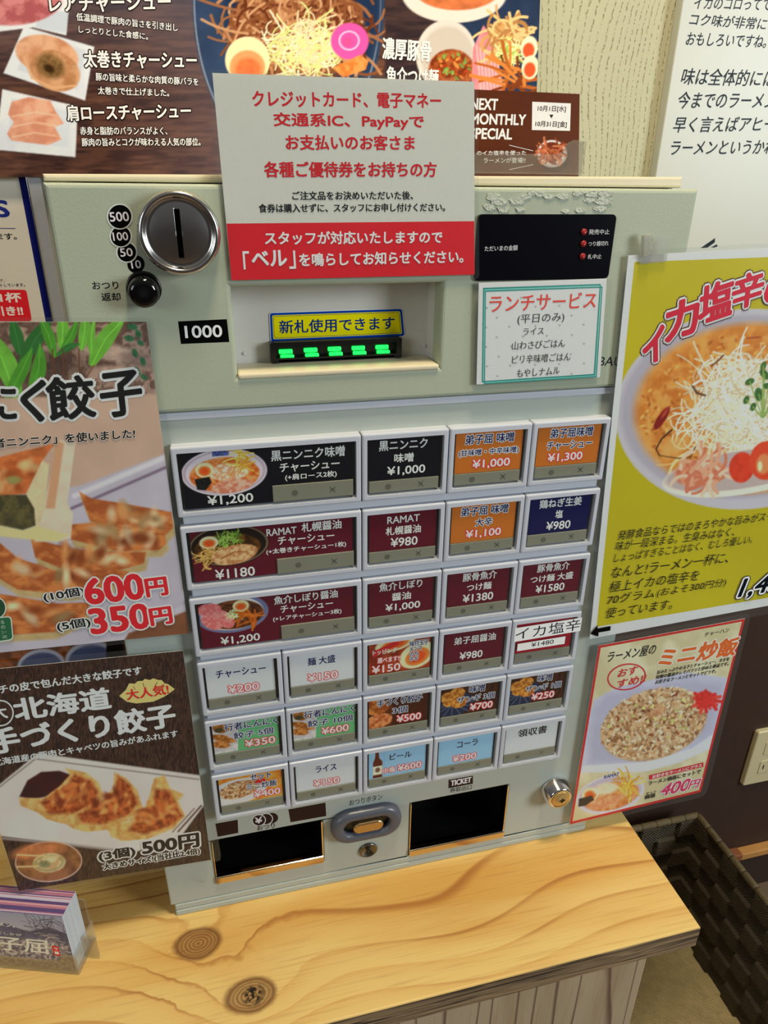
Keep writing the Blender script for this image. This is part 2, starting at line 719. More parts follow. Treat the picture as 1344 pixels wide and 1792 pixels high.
def ext(A, B, y, L):
    """the photo point on the line from A through B that lies L metres from A on the plane y"""
    P, Q = hit([A, B], 1, y)
    d = (Q - P) / np.linalg.norm(Q - P)
    return tuple(proj(P + d * L)[0])
# ================================================================== the setting
WALL_Y = 0.28
FLOOR_Z = -0.608


def wallpaper():
    m = mat('ridged wallpaper', (198, 194, 162), 0.8, spec=0.2)
    nt = m.node_tree
    b = nt.nodes['Principled BSDF']
    tc = nt.nodes.new('ShaderNodeTexCoord')
    mp = nt.nodes.new('ShaderNodeMapping')
    mp.inputs['Scale'].default_value = (1, 1, 0.42)
    nt.links.new(tc.outputs['Object'], mp.inputs[0])
    nz = nt.nodes.new('ShaderNodeTexNoise')
    nz.inputs['Scale'].default_value = 5
    nz.inputs['Detail'].default_value = 2
    nt.links.new(mp.outputs[0], nz.inputs['Vector'])
    sx = nt.nodes.new('ShaderNodeSeparateXYZ')
    nt.links.new(mp.outputs[0], sx.inputs[0])
    mu = nt.nodes.new('ShaderNodeMath')
    mu.operation = 'MULTIPLY_ADD'
    mu.inputs[1].default_value = 0.11
    nt.links.new(nz.outputs['Fac'], mu.inputs[0])
    nt.links.new(sx.outputs[0], mu.inputs[2])
    nz3 = nt.nodes.new('ShaderNodeTexNoise')
    nz3.inputs['Scale'].default_value = 230
    nt.links.new(tc.outputs['Object'], nz3.inputs['Vector'])
    mu4 = nt.nodes.new('ShaderNodeMath')
    mu4.operation = 'MULTIPLY_ADD'
    mu4.inputs[1].default_value = 0.0028
    nt.links.new(nz3.outputs['Fac'], mu4.inputs[0])
    nt.links.new(mu.outputs[0], mu4.inputs[2])
    m2 = nt.nodes.new('ShaderNodeMath')
    m2.operation = 'MULTIPLY'
    m2.inputs[1].default_value = 2 * math.pi / 0.0056
    nt.links.new(mu4.outputs[0], m2.inputs[0])
    sn = nt.nodes.new('ShaderNodeMath')
    sn.operation = 'SINE'
    nt.links.new(m2.outputs[0], sn.inputs[0])
    mr = nt.nodes.new('ShaderNodeMapRange')
    mr.inputs['From Min'].default_value = 0.72
    mr.inputs['From Max'].default_value = 1.0
    nt.links.new(sn.outputs[0], mr.inputs['Value'])
    nz4 = nt.nodes.new('ShaderNodeTexNoise')
    nz4.inputs['Scale'].default_value = 420
    nt.links.new(tc.outputs['Object'], nz4.inputs['Vector'])
    mr4 = nt.nodes.new('ShaderNodeMapRange')
    mr4.inputs['From Min'].default_value = 0.42
    mr4.inputs['From Max'].default_value = 0.6
    nt.links.new(nz4.outputs['Fac'], mr4.inputs['Value'])
    m3 = nt.nodes.new('ShaderNodeMath')
    m3.operation = 'MULTIPLY'
    nt.links.new(mr.outputs[0], m3.inputs[0])
    nt.links.new(mr4.outputs[0], m3.inputs[1])
    mx = nt.nodes.new('ShaderNodeMix')
    mx.data_type = 'RGBA'
    mx.inputs[6].default_value = (*lin((198, 194, 162)), 1)
    mx.inputs[7].default_value = (*lin((148, 140, 106)), 1)
    nt.links.new(m3.outputs[0], mx.inputs[0])
    nt.links.new(mx.outputs[2], b.inputs['Base Color'])
    bp = nt.nodes.new('ShaderNodeBump')
    bp.inputs['Strength'].default_value = 0.5
    bp.inputs['Distance'].default_value = 0.001
    bp.invert = True
    nt.links.new(m3.outputs[0], bp.inputs['Height'])
    nt.links.new(bp.outputs[0], b.inputs['Normal'])
    return m


DADO = 0.30
mb = MB()
mb.box((-0.9, WALL_Y, DADO), (1.5, WALL_Y + 0.08, 1.5))
tag(mb.build('wall_back', wallpaper()), kind='structure')
mb = MB()
mb.box((-0.9, WALL_Y, FLOOR_Z), (1.5, WALL_Y + 0.08, DADO))
tag(mb.build('wall_back_lower', mat('dark brown wall board', (62, 44, 36), 0.55, spec=0.3, var=0.12, vscale=40)), kind='structure')
mb = MB()
mb.box((-0.9, WALL_Y - 0.012, DADO - 0.02), (1.5, WALL_Y, DADO + 0.025), 0.003)
tag(mb.build('trim_1', mat('dark rail wood', (70, 48, 38), 0.5, var=0.2)), kind='structure')
mb = MB()
mb.box((-0.9, WALL_Y - 0.012, FLOOR_Z), (1.5, WALL_Y, FLOOR_Z + 0.088), 0.002)
tag(mb.build('baseboard_back', mat('dark baseboard wood', (48, 33, 27), 0.45, var=0.2)), kind='structure')
xa = H1(1303, 1478, 1, WALL_Y - 0.014)[0]
mb = MB()
mb.box((xa, WALL_Y - 0.017, FLOOR_Z + 0.088), (1.5, WALL_Y, FLOOR_Z + 0.103), 0.002)
tag(mb.build('trim_2', mat('pale cap wood', (196, 140, 76), 0.5, var=0.25, vscale=20)), kind='structure')
mb = MB()
mb.box((xa - 0.05, WALL_Y - 0.018, FLOOR_Z + 0.0879), (xa - 0.0002, WALL_Y, FLOOR_Z + 0.105), 0.002)
tag(mb.build('trim_3', mat('red brown cap wood', (140, 84, 52), 0.5, var=0.25, vscale=20)), kind='structure')
mb = MB()
mb.box((-1.6, -1.9, FLOOR_Z - 0.05), (1.7, WALL_Y + 0.08, FLOOR_Z))
tag(mb.build('floor', mat('worn brown floor', (112, 92, 74), 0.6, var=0.25, vscale=25, bump=0.2)), kind='structure')


# ------------------------------------------------------------------ wooden counter
def pine(knots, name='knotty pine', axis='x'):
    m = bpy.data.materials.new(name)
    m.use_nodes = True
    nt = m.node_tree
    N, L = nt.nodes, nt.links
    b = N['Principled BSDF']

    def math_(op, a, c=None, d=None):
        n = N.new('ShaderNodeMath')
        n.operation = op
        for i, q in enumerate((a, c, d)):
            if q is None:
                continue
            if isinstance(q, (int, float)):
                n.inputs[i].default_value = q
            else:
                L.new(q, n.inputs[i])
        return n.outputs[0]

    def noise(scale, detail=3, vec=None, sc=1.0):
        mp = N.new('ShaderNodeMapping')
        mp.inputs['Scale'].default_value = scale
        L.new(tc.outputs['Object'], mp.inputs[0])
        n = N.new('ShaderNodeTexNoise')
        n.inputs['Scale'].default_value = sc
        n.inputs['Detail'].default_value = detail
        L.new(mp.outputs[0], n.inputs['Vector'])
        return n.outputs['Fac']

    def ramp(v, lo, hi):
        n = N.new('ShaderNodeMapRange')
        n.interpolation_type = 'SMOOTHSTEP'
        n.inputs['From Min'].default_value = lo
        n.inputs['From Max'].default_value = hi
        L.new(v, n.inputs['Value'])
        return n.outputs[0]

    def mix(f, a, c, mode='MIX'):
        n = N.new('ShaderNodeMix')
        n.data_type = 'RGBA'
        n.blend_type = mode
        L.new(f, n.inputs[0])
        for i, q in ((6, a), (7, c)):
            if isinstance(q, tuple):
                n.inputs[i].default_value = (*lin(q), 1)
            else:
                L.new(q, n.inputs[i])
        return n.outputs[2]
    tc = N.new('ShaderNodeTexCoord')
    sp = N.new('ShaderNodeSeparateXYZ')
    L.new(tc.outputs['Object'], sp.inputs[0])
    x, y = (sp.outputs[0], sp.outputs[1]) if axis == 'x' else (sp.outputs[2], sp.outputs[0])
    S = (lambda a, c: (a, c, c)) if axis == 'x' else (lambda a, c: (c, c, a))
    val = math_('MULTIPLY_ADD', noise(S(2.4, 5) if axis == 'x' else S(1.6, 16), 1), 7.0 if axis == 'x' else 5.0, math_('MULTIPLY', y, 42.0 if axis == 'x' else 40.0))
    dark = None
    for (kx, ky, r) in knots:
        dx = math_('MULTIPLY', math_('SUBTRACT', x, kx), 0.72)
        dy = math_('SUBTRACT', y, ky)
        wob = math_('MULTIPLY_ADD', noise((60, 60, 60), 2), 0.3, 0.85)
        d = math_('MULTIPLY', math_('SQRT', math_('ADD', math_('MULTIPLY', dx, dx), math_('MULTIPLY', dy, dy))), wob)
        g = math_('POWER', 2.718, math_('MULTIPLY', math_('MULTIPLY', d, d), -1 / (r * 2.6) ** 2))
        val = math_('MULTIPLY_ADD', g, 1.6, val)
        inner = math_('SUBTRACT', 1.0, ramp(d, r * 0.75, r * 1.15))
        ringk = math_('MULTIPLY_ADD', math_('SINE', math_('MULTIPLY', d, 2 * math.pi / 0.0024)), 0.5, 0.5)
        edge = math_('MULTIPLY', ramp(d, r * 0.8, r * 1.0), math_('SUBTRACT', 1.0, ramp(d, r * 1.0, r * 1.35)))
        k = (inner, ringk, edge)
        dark = [k] if dark is None else dark + [k]
    fr = math_('FRACT', val)
    soft = math_('MULTIPLY', math_('POWER', fr, 2.0), math_('SUBTRACT', 1.0, ramp(fr, 0.95, 1.0)))
    line = math_('MULTIPLY', ramp(fr, 0.80, 0.94), math_('SUBTRACT', 1.0, ramp(fr, 0.94, 1.0)))
    fib = noise(S(14, 420), 3)
    wide = ramp(noise(S(1.8, 13), 4), 0.44, 0.66)
    if axis == 'x':
        c = mix(wide, (228, 194, 120), (214, 164, 84))
        c = mix(math_('MULTIPLY', soft, 0.40), c, (206, 146, 68))
        c = mix(math_('MULTIPLY', math_('MULTIPLY', line, ramp(noise(S(3, 14), 2), 0.38, 0.62)), 0.7), c, (158, 92, 38))
    else:
        c = mix(wide, (196, 172, 138), (176, 150, 116))
        c = mix(math_('MULTIPLY', line, 0.8), c, (96, 62, 44))
    c = mix(math_('MULTIPLY', ramp(fib, 0.5, 0.75), 0.30), c, (164, 106, 52))
    for (inner, ringk, edge) in dark or []:
        c = mix(math_('MULTIPLY', edge, 0.8), c, (104, 56, 24))
        c = mix(math_('MULTIPLY', inner, math_('MULTIPLY_ADD', ringk, 0.35, 0.5)), c, (112, 66, 36))
    if dark:
        kx, ky, r = knots[1]
        dx = math_('SUBTRACT', x, kx + 0.002)
        dy = math_('SUBTRACT', y, ky)
        d = math_('SQRT', math_('ADD', math_('MULTIPLY', dx, dx), math_('MULTIPLY', dy, dy)))
        hole = math_('MULTIPLY', math_('SUBTRACT', 1.0, ramp(d, 0.004, 0.012)), ramp(noise((230, 230, 230), 2), 0.42, 0.56))
        c = mix(hole, c, (22, 14, 10))
    sc = ramp(noise(S(160, 300), 1), 0.76, 0.80)
    c = mix(math_('MULTIPLY', sc, 0.5), c, (236, 206, 150))
    L.new(c, b.inputs['Base Color'])
    b.inputs['Roughness'].default_value = 0.42 if axis == 'x' else 0.7
    b.inputs['Specular IOR Level'].default_value = 0.35
    bp = N.new('ShaderNodeBump')
    bp.inputs['Strength'].default_value = 0.25
    bp.inputs['Distance'].default_value = 0.0006
    L.new(math_('MULTIPLY_ADD', line, -0.6, fib), bp.inputs['Height'])
    L.new(bp.outputs[0], b.inputs['Normal'])
    return m


K1, K2 = H1(347, 1651, 2, 0), H1(439, 1742, 2, 0)
K3 = H1(28 / 4.48 + 196, 1682, 2, 0)
counter = empty('wooden_counter', (-0.2, 0.08, FLOOR_Z), 'knotty yellow pine counter with a rough dark front edge under the ticket machine', 'counter')
mb = MB()
bm = bmesh.new()
bmesh.ops.create_cube(bm, size=1)
lo, hi = (-0.75, -0.119, -0.025), (0.2525, WALL_Y - 0.013, 0.0)
for v in bm.verts:
    v.co = Vector([(lo[i] + hi[i]) / 2 + v.co[i] * (hi[i] - lo[i]) for i in range(3)])
bmesh.ops.bevel(bm, geom=[e for e in bm.edges if all(v.co.z > -0.01 for v in e.verts)], offset=0.0015, segments=2, profile=0.5, affect='EDGES')
mb.bm(bm)
edge_m = mat('rough sawn plywood edge', (104, 82, 60), 0.85, var=0.0)
nt = edge_m.node_tree
wv = nt.nodes.new('ShaderNodeTexNoise')
mpp = nt.nodes.new('ShaderNodeMapping')
mpp.inputs['Scale'].default_value = (9, 9, 190)
tcc = nt.nodes.new('ShaderNodeTexCoord')
nt.links.new(tcc.outputs['Object'], mpp.inputs[0])
nt.links.new(mpp.outputs[0], wv.inputs['Vector'])
wv.inputs['Scale'].default_value = 1
wv.inputs['Detail'].default_value = 4
wv.inputs['Distortion'].default_value = 1.5
crr = nt.nodes.new('ShaderNodeValToRGB')
crr.color_ramp.elements[0].position, crr.color_ramp.elements[0].color = 0.36, (*lin((48, 34, 24)), 1)
crr.color_ramp.elements[1].position, crr.color_ramp.elements[1].color = 0.64, (*lin((168, 138, 100)), 1)
nt.links.new(wv.outputs['Fac'], crr.inputs[0])
nt.links.new(crr.outputs[0], nt.nodes['Principled BSDF'].inputs['Base Color'])
top = mb.build('counter_top', [pine([(K1[0], K1[1], 0.0125), (K2[0], K2[1], 0.0125)]), edge_m], counter)
for p in top.data.polygons:
    if abs(p.normal.z) < 0.5 and p.center.z < -0.002:
        p.material_index = 1
board = pine([], 'grey pine board', 'z')
mb = MB()
mb.box((-0.73, -0.1, FLOOR_Z), (0.2225, -0.082, -0.0251), 0.001)
mb.build('front_panel', board, counter)
mb = MB()
mb.box((0.2045, -0.0815, FLOOR_Z), (0.2225, WALL_Y - 0.016, -0.0251), 0.001)
mb.build('side_panel', board, counter)

# ================================================================== ticket machine
X = [-0.1525, -0.0902, -0.0281, 0.0342, 0.0966, 0.1586]
Z = [0.4393, 0.3833, 0.3271, 0.2722, 0.2172, 0.1616, 0.1067]
SEAM = 0.4605
HY = -0.003            # front of the head plate
ivory = mat('aged ivory plastic', (178, 185, 163), 0.5, spec=0.25, var=0.04, vscale=9, bump=0.06, bscale=900)
lower_m = mat('pale grey panel plastic', (180, 187, 178), 0.45, spec=0.25, var=0.03, vscale=9)
white_m = mat('white key plastic', (200, 204, 214), 0.28, spec=0.5, var=0.02)
cream_m = mat('cream painted metal', (226, 214, 182), 0.4, var=0.03)
black_m = mat('black plastic', (14, 14, 16), 0.35)
gloss_m = mat('black gloss plastic', (8, 8, 10), 0.07, spec=0.6)
chrome = mat('polished steel', (222, 222, 224), 0.13, metal=1.0, var=0.03, vscale=80)
brushed = mat('satin steel', (200, 196, 190), 0.24, metal=1.0, var=0.06, vscale=120)
tm = empty('ticket_machine', (0, 0.12, 0), 'ivory meal ticket vending machine with rows of menu buttons on wooden counter', 'ticket machine')
REC = (-0.1063, 0.4808, 0.0258, 0.5353)
CH = (-0.1589, 0.0310, -0.0632, 0.0818)
TK = (0.0175, 0.0150, 0.1133, 0.0822)
mb = MB()
mb.box((-0.190, 0.056, 0.0), (0.1905, 0.258, 0.592), 0.002)
mb.prism([(-0.2005, 0.5912), (0.1915, 0.5912), (0.1915, 0.5978), (-0.2005, 0.5948)], 0.004, 0.262, 0, 0.0015)
for a, b_ in (((-0.19, 0.0121, 0), (-0.187, 0.0561, 0.592)), ((0.1875, 0.0121, 0), (0.1905, 0.0561, 0.592))):
    mb.box(a, b_)
mb.build('body', cream_m, tm)
mb = MB()
mb.bm(panel(-0.2, SEAM, 0.2, 0.5906, HY, 0.012, [REC], 0.0025))
head = mb.build('head_plate', ivory, tm)
mb = MB()
mb.bm(panel(-0.2, 0.0135, 0.2, SEAM - 0.0004, 0.0, 0.012, [CH, TK], 0.0015))
front = mb.build('front_panel', lower_m, tm)
mb = MB()
mb.box((-0.1965, -0.001, 0.0), (0.2033, 0.0119, 0.0062), 0.001)
mb.box((-0.1965, -0.0005, 0.0066), (0.2033, 0.0119, 0.0133), 0.001)
mb.build('plinth', lower_m, tm)
mb = MB()
mb.box((-0.196, -0.0016, SEAM - 0.0055), (0.196, 0.0, SEAM - 0.0006), 0.0007)
mb.build('seam_strip', white_m, tm)


def recess(name, r, depth, y0, m, t=0.0015):
    x0, z0, x1, z1 = r
    q = MB()
    q.box((x0 - t, depth, z0 - t), (x1 + t, depth + t, z1 + t))
    q.box((x0 - t, y0, z0 - t), (x0, depth, z1 + t))
    q.box((x1, y0, z0 - t), (x1 + t, depth, z1 + t))
    q.box((x0, y0, z0 - t), (x1, depth, z0))
    q.box((x0, y0, z1), (x1, depth, z1 + t))
    return q.build(name, m, tm)


bay_m = mat('bill bay enamel', (214, 212, 206), 0.35, var=0.02)
bay = recess('bill_bay', REC, 0.026, 0.0121, bay_m)
mb = MB()
mb.box((REC[0] + 0.0003, -0.0042, REC[1] - 0.001), (REC[2] - 0.0003, 0.0255, REC[1] + 0.0025), 0.0012)
mb.build('bill_ledge', cream_m, tm)
c0, c1 = H1(473, 600, 1, 0.018), H1(703, 632, 1, 0.018)
bx0, bx1, bz1, bz0 = c0[0], c1[0], H1(590, 596, 1, 0.018)[2], H1(590, 637, 1, 0.018)[2]
bz0 = max(bz0, REC[1] + 0.003)
mb = MB()
mb.ring(rrect(bx0, bz0, bx1, bz1, 0.001), rrect(bx0 + 0.0035, bz0 + 0.003, bx1 - 0.0035, bz1 - 0.0025, 0.0008), 0.0185, 0.0259)
mb.box((bx0 + 0.003, 0.0238, bz0 + 0.002), (bx1 - 0.003, 0.0259, bz1 - 0.002))
slot = mb.build('bill_slot', black_m, tm)
led = mat('green lamp lens', (20, 190, 70), 0.3, emit=(30, 255, 90), estr=1.6)
for u, v in ((499.9, 619.7), (543.3, 617), (585, 615), (626.5, 613.4), (667.8, 611.7)):
    p = H1(u, v, 1, 0.0235)
    mb = MB()
    for k, dz in ((0, 0.0019), (1, -0.0016)):
        mb.box((p[0] - 0.0045 + 0.0008 * k, 0.0215 - 0.001 * k, p[2] + dz - 0.0014), (p[0] + 0.0045 + 0.0008 * k, 0.0237, p[2] + dz + 0.0014), 0.0006)
    mb.build('indicator_lamp', led, slot)
mb = MB()
mb.box((bx0 + 0.004, 0.0185, REC[1] + 0.0026), (bx1 - 0.004, 0.0225, REC[1] + 0.0058), 0.001)
mb.build('bill_lip', bay_m, tm)
for u, v in ((427.5, 618.5), (743, 605)):
    p = H1(u, v, 1, 0.0258)
    mb = MB()
    mb.lathe([(0.0012, 0), (0.0012, 0.0004), (0.0007, 0.0009)], (p[0], 0.0259, p[2]), n=14)
    mb.build('rivet', bay_m, tm)

PAPER = print_mat('printed paper')
GLOSSP = print_mat('glossy printed card', 0.35, 0.15)
pr = Print(0.0255, (210, 208, 200))
q = [(472, 548), (703.5, 540.5), (708, 588), (474.5, 598)]


def rpoly(q, r, n=5):
    """rounded quadrilateral"""
    out = []
    q = [np.array(p, float) for p in q]
    for i in range(4):
        a, b_, c = q[i - 1], q[i], q[(i + 1) % 4]
        d1, d2 = (a - b_) / np.hypot(*(a - b_)), (c - b_) / np.hypot(*(c - b_))
        for k in range(n + 1):
            t = k / n
            out.append(tuple((b_ + d1 * r) * (1 - t) ** 2 + 2 * b_ * t * (1 - t) + (b_ + d2 * r) * t * t))
    return out


def inset(q, d):
    q = np.asarray(q, float)
    c = q.mean(0)
    out = []
    for i in range(4):
        a, b_, e = q[i - 1], q[i], q[(i + 1) % 4]
        d1, d2 = (a - b_) / np.hypot(*(a - b_)), (e - b_) / np.hypot(*(e - b_))
        out.append(tuple(b_ + (d1 + d2) * d))
    return out


pr.poly(rpoly(inset(q, -1), 6), (225, 225, 222)).poly(rpoly(q, 5), (25, 65, 150)).poly(rpoly(inset(q, 4), 3), (222, 205, 20))
pr.band(rpoly(inset(q, 6), 3), 0.8, (60, 70, 90), True)
pr.text('新札使用できます', (489.5, 584), (690, 576), 23, (28, 52, 110), bold=0.02)
pr.build('notice_sticker', GLOSSP, tm)

# coin dial
dc = H1(314, 408, 1, HY - 0.004)
mb = MB()
mb.lathe([(0.0226, 0), (0.0226, 0.005), (0.0222, 0.0075), (0.0212, 0.0092), (0.0200, 0.0096), (0.0190, 0.0090), (0.0184, 0.0078)] + [(0.0180 * q, 0.0066 + 0.0026 * (1 - q * q)) for q in (1, 0.88, 0.75, 0.6, 0.45, 0.3, 0.15, 0.0)], (dc[0], HY, dc[2]), n=72)
dial = mb.build('coin_dial', mat('worn steel dial', (214, 212, 208), 0.2, metal=1.0, var=0.05, vscale=200), tm)
a0, a1 = H1(309.5, 363, 1, HY - 0.0088), H1(320, 451, 1, HY - 0.0088)
mb = MB()
mb.box((dc[0] - 0.0014, HY - 0.0096, dc[2] - 0.0127), (dc[0] + 0.0014, HY - 0.006, dc[2] + 0.0127), 0.0002)
mb.build('coin_slot', mat('dark slot', (4, 4, 4), 0.9, spec=0.0), dial)
mb = MB()
mb.box((dc[0] - 0.0018, HY - 0.0095, dc[2] - 0.0131), (dc[0] - 0.00141, HY - 0.006, dc[2] + 0.0134), 0.0003)
mb.build('slot_lip', chrome, dial)
# change lever
lc = H1(252, 505, 1, HY)
mb = MB()
mb.lathe([(0.0098, 0), (0.0098, 0.0008), (0.0092, 0.0013), (0.0086, 0.0013)], (lc[0], HY, lc[2]))
ring = mb.build('return_lever', mat('dark bezel', (60, 58, 56), 0.25, metal=0.9), tm)
mb = MB()
mb.lathe([(0.0086, 0.0), (0.0086, 0.009), (0.0082, 0.0112), (0.007, 0.0128), (0.005, 0.0134), (0.0, 0.0132)], (lc[0], HY, lc[2]), axis=(0.03, -1, -0.10))
mb.build('lever_knob', gloss_m, ring)
# display
dq = hit([(834, 377), (1076, 373), (1070, 487), (833, 493)], 1, HY - 0.002)
dx0, dx1, dz0, dz1 = (dq[0, 0] + dq[3, 0]) / 2, (dq[1, 0] + dq[2, 0]) / 2, (dq[2, 2] + dq[3, 2]) / 2, (dq[0, 2] + dq[1, 2]) / 2
mb = MB()
mb.prism(rrect(dx0, dz0, dx1, dz1, 0.003), HY - 0.0018, HY, 0, 0.0006)
disp = mb.build('amount_display', mat('smoked display window', (9, 9, 17), 0.2, spec=0.25), tm)
DY = HY - 0.0019
pr = Print(DY, (206, 204, 198))
pr.text('ただいまの金額', (848, 440), (905.5, 438), 9.5, (185, 182, 178), bold=0.012)
pr.build('amount_lettering', PAPER, disp)
pr = Print(DY, (206, 204, 198))
for t, a, b_, h in (('発売中止', (1030, 410.5), (1066, 410), 9), ('つり銭切れ', (1029.5, 431), (1064.5, 429.7), 8.5), ('札中止', (1028, 453.5), (1052, 452.7), 8.5)):
    pr.text(t, a, b_, h, (185, 182, 178), bold=0.012)
pr.build('warning_lettering', PAPER, disp)
redlamp = mat('unlit red lamp lens', (150, 34, 36), 0.3)
for u, v in ((1021.5, 406), (1020.5, 426.5), (1019, 448.5)):
    p = H1(u, v, 1, DY)
    mb = MB()
    mb.lathe([(0.0021, 0), (0.0021, 0.0006), (0.0015, 0.0014), (0, 0.0017)], (p[0], DY, p[2]), n=20)
    mb.build('warning_lamp', redlamp, disp)
# old glue above the display
mb = MB()
r_ = random.Random(4)
gl = []
for cx, cy, rr in ((862, 345, 10), (858, 362, 9), (905, 352, 11), (918, 344, 8), (945, 340, 9), (960, 345, 7), (985, 343, 8), (1010, 338, 7), (1035, 340, 9), (1055, 352, 12), (1058, 338, 9), (1050, 366, 8), (880, 366, 8), (910, 367, 6), (1015, 369, 6), (990, 370, 5), (872, 353, 9), (1030, 350, 7), (932, 338, 7)):
    pts = [(cx + rr * 1.35 * math.cos(2 * math.pi * k / 12) * r_.uniform(0.6, 1.25), cy + rr * 0.7 * math.sin(2 * math.pi * k / 12) * r_.uniform(0.6, 1.25)) for k in range(12)]
    P = hit(pts[::-1], 1, HY - 0.0001 - 0.0002 * r_.random())
    mb.prism([(p[0], p[2]) for p in P], P[0, 1] - 0.0003, HY, 0)
mb.build('glue_residue', mat('dried glue', (196, 200, 182), 0.6, var=0.08, vscale=300, bump=0.5, bscale=700), tm)

# lettering on the head
pr = Print(HY, (190, 192, 178))
K = (14, 14, 16)
IV = (176, 182, 162)
for t, c, r, (u0, u1), h, ring_ in (('10', (238, 462.5), 15.2, (231, 247.5), 14, 0), ('50', (221.8, 441.4), 16.2, (211.5, 233), 14.5, 1), ('100', (211.4, 413.5), 17.3, (199, 225), 14.5, 1), ('500', (209.6, 379), 20.2, (193.5, 226.5), 16.5, 1)):
    if ring_:
        pr.ellipse(*c, r + 3, r + 2.5, IV)
    pr.ellipse(*c, r, r * 1.02, K)
    pr.text(t, (u0, c[1] + h / 2 + 0.5), (u1, c[1] + h / 2 - 0.5), h, (196, 192, 182), bold=0.022)
pr.build('coin_lettering', PAPER, tm)
pr = Print(HY, (190, 192, 178))
pr.text('おつり', (162.5, 506.5), (208, 505.5), 13.5, (30, 30, 30), bold=0.018)
pr.text('返却', (178.5, 526.5), (211.5, 526), 14, (30, 30, 30), bold=0.018)
pr.build('lever_lettering', PAPER, tm)
pr = Print(HY, (190, 192, 178))
pr.poly([(311.5, 562.5), (397, 558.5), (401.3, 598.5), (316.5, 602)], K)
pr.text('1000', (325, 591.5), (389, 589.5), 21, (206, 202, 195), bold=0.03)
pr.build('banknote_sticker', PAPER, tm)
pr = Print(HY, (190, 192, 178))
pr.text('SHIBAURA', (1013, 641), (1115, 639), 16, (34, 36, 38), bold=0.012, slant=0.1)
pr.build('maker_lettering', PAPER, tm)

# ---------------------------------------------------------------- lower trays
tray_m = mat('dark tray plastic', (10, 10, 11), 0.4)
t1 = recess('change_tray', CH, 0.05, 0.0005, tray_m)
t2 = recess('ticket_tray', TK, 0.05, 0.0005, tray_m)
gold = mat('polished tray steel', (226, 214, 196), 0.1, metal=1.0, var=0.02)
for t, (x0, z0, x1, z1) in ((t1, CH), (t2, TK)):
    mb = MB()
    mb.box((x0, -0.0025, z0), (x1, 0.0022, z0 + 0.0085), 0.0008)
    mb.box((x1 - 0.0014, -0.0012, z0 + 0.0085), (x1, 0.002, z1), 0.0004)
    mb.box((x0, -0.0012, z0 + 0.0085), (x0 + 0.001, 0.002, z1), 0.0004)
    mb.build('tray_lip', gold, t)
mb = MB()
mb.box((CH[0] + 0.021, 0.028, CH[1] + 0.026), (CH[2] - 0.017, 0.049, CH[3] - 0.0005), 0.001)
mb.build('tray_flap', mat('brown tray flap', (140, 106, 74), 0.3), t1)


def stadium(cx, cz, hl, hh, n=14):
    pts = []
    for s, a0 in ((1, -90), (-1, 90)):
        for k in range(n + 1):
            a = math.radians(a0 + 180 * k / n)
            pts.append((cx + s * (hl - hh) + hh * math.cos(a), cz + hh * math.sin(a)))
    return pts


bc = H1(641.5, 1441, 1, -0.004)
mb = MB()
lev = [(0.0325, 0.0182, 0.0), (0.0325, 0.0182, 0.004), (0.0312, 0.0168, 0.0072), (0.0290, 0.0146, 0.0082), (0.0235, 0.0105, 0.0080), (0.0215, 0.0095, 0.0072), (0.0212, 0.0092, 0.002)]
vs, fs = [], []
for hl, hh, d in lev:
    vs += [(x, -d, z) for x, z in stadium(bc[0], bc[2], hl, hh)]
n = 30
for i in range(len(lev) - 1):
    for k in range(n):
        fs.append((i * n + k, i * n + (k + 1) % n, (i + 1) * n + (k + 1) % n, (i + 1) * n + k))
mb.add(vs, fs, 0, True)
bez = mb.build('change_button', mat('slate grey plastic', (84, 88, 100), 0.3, spec=0.5, var=0.06, vscale=60), tm)
mb = MB()
mb.prism(stadium(bc[0], bc[2], 0.0213, 0.0093), -0.0024, -0.0005)
mb.build('button_well', black_m, bez)
mb = MB()
mb.prism(stadium(bc[0] + 0.001, bc[2] - 0.0005, 0.0138, 0.0058), -0.0085, -0.0024, 0, 0.0015, 3)
mb.build('push_button', mat('bronze push key', (190, 158, 112), 0.25, metal=0.85, var=0.05), bez)
kc = H1(644, 1486.5, 1, 0)
mb = MB()
mb.lathe([(0.0086, 0), (0.0086, 0.0012), (0.0078, 0.002), (0.0066, 0.0018), (0.0062, 0.0010), (0, 0.0010)], (kc[0], 0, kc[2]))
kl = mb.build('key_switch', mat('dark steel', (120, 118, 112), 0.3, metal=1.0), tm)
mb = MB()
mb.lathe([(0.0022, 0), (0.0022, 0.0016), (0, 0.0016)], (kc[0] + 0.0002, 0, kc[2] + 0.0016), n=20)
mb.box((kc[0] - 0.0008, -0.0015, kc[2] - 0.0042), (kc[0] + 0.001, 0, kc[2] + 0.0016))
mb.build('keyhole', black_m, kl)
oc = H1(970, 1380, 1, 0)
mb = MB()
mb.lathe([(0.0148, 0), (0.0148, 0.0010), (0.0141, 0.0024), (0.0119, 0.0122), (0.0113, 0.0132), (0.0098, 0.0134), (0.0094, 0.0130), (0, 0.0130)], (oc[0], 0, oc[2]), n=64)
lk = mb.build('door_lock', chrome, tm)
mb = MB()
mb.lathe([(0.0088, 0.0128), (0.0088, 0.0136), (0.0084, 0.0138), (0, 0.0138)], (oc[0], 0, oc[2]), n=40)
mb.build('lock_core', mat('brass lock core', (222, 186, 118), 0.42, metal=0.8), lk)
mb = MB()
mb.box((oc[0] - 0.0010, -0.0141, oc[2] - 0.0030), (oc[0] + 0.0048, -0.0136, oc[2] - 0.0008), 0.0003)
mb.box((oc[0] + 0.0008, -0.0141, oc[2] - 0.0046), (oc[0] + 0.0028, -0.0136, oc[2] + 0.0008), 0.0003)
mb.build('keyhole', black_m, lk)

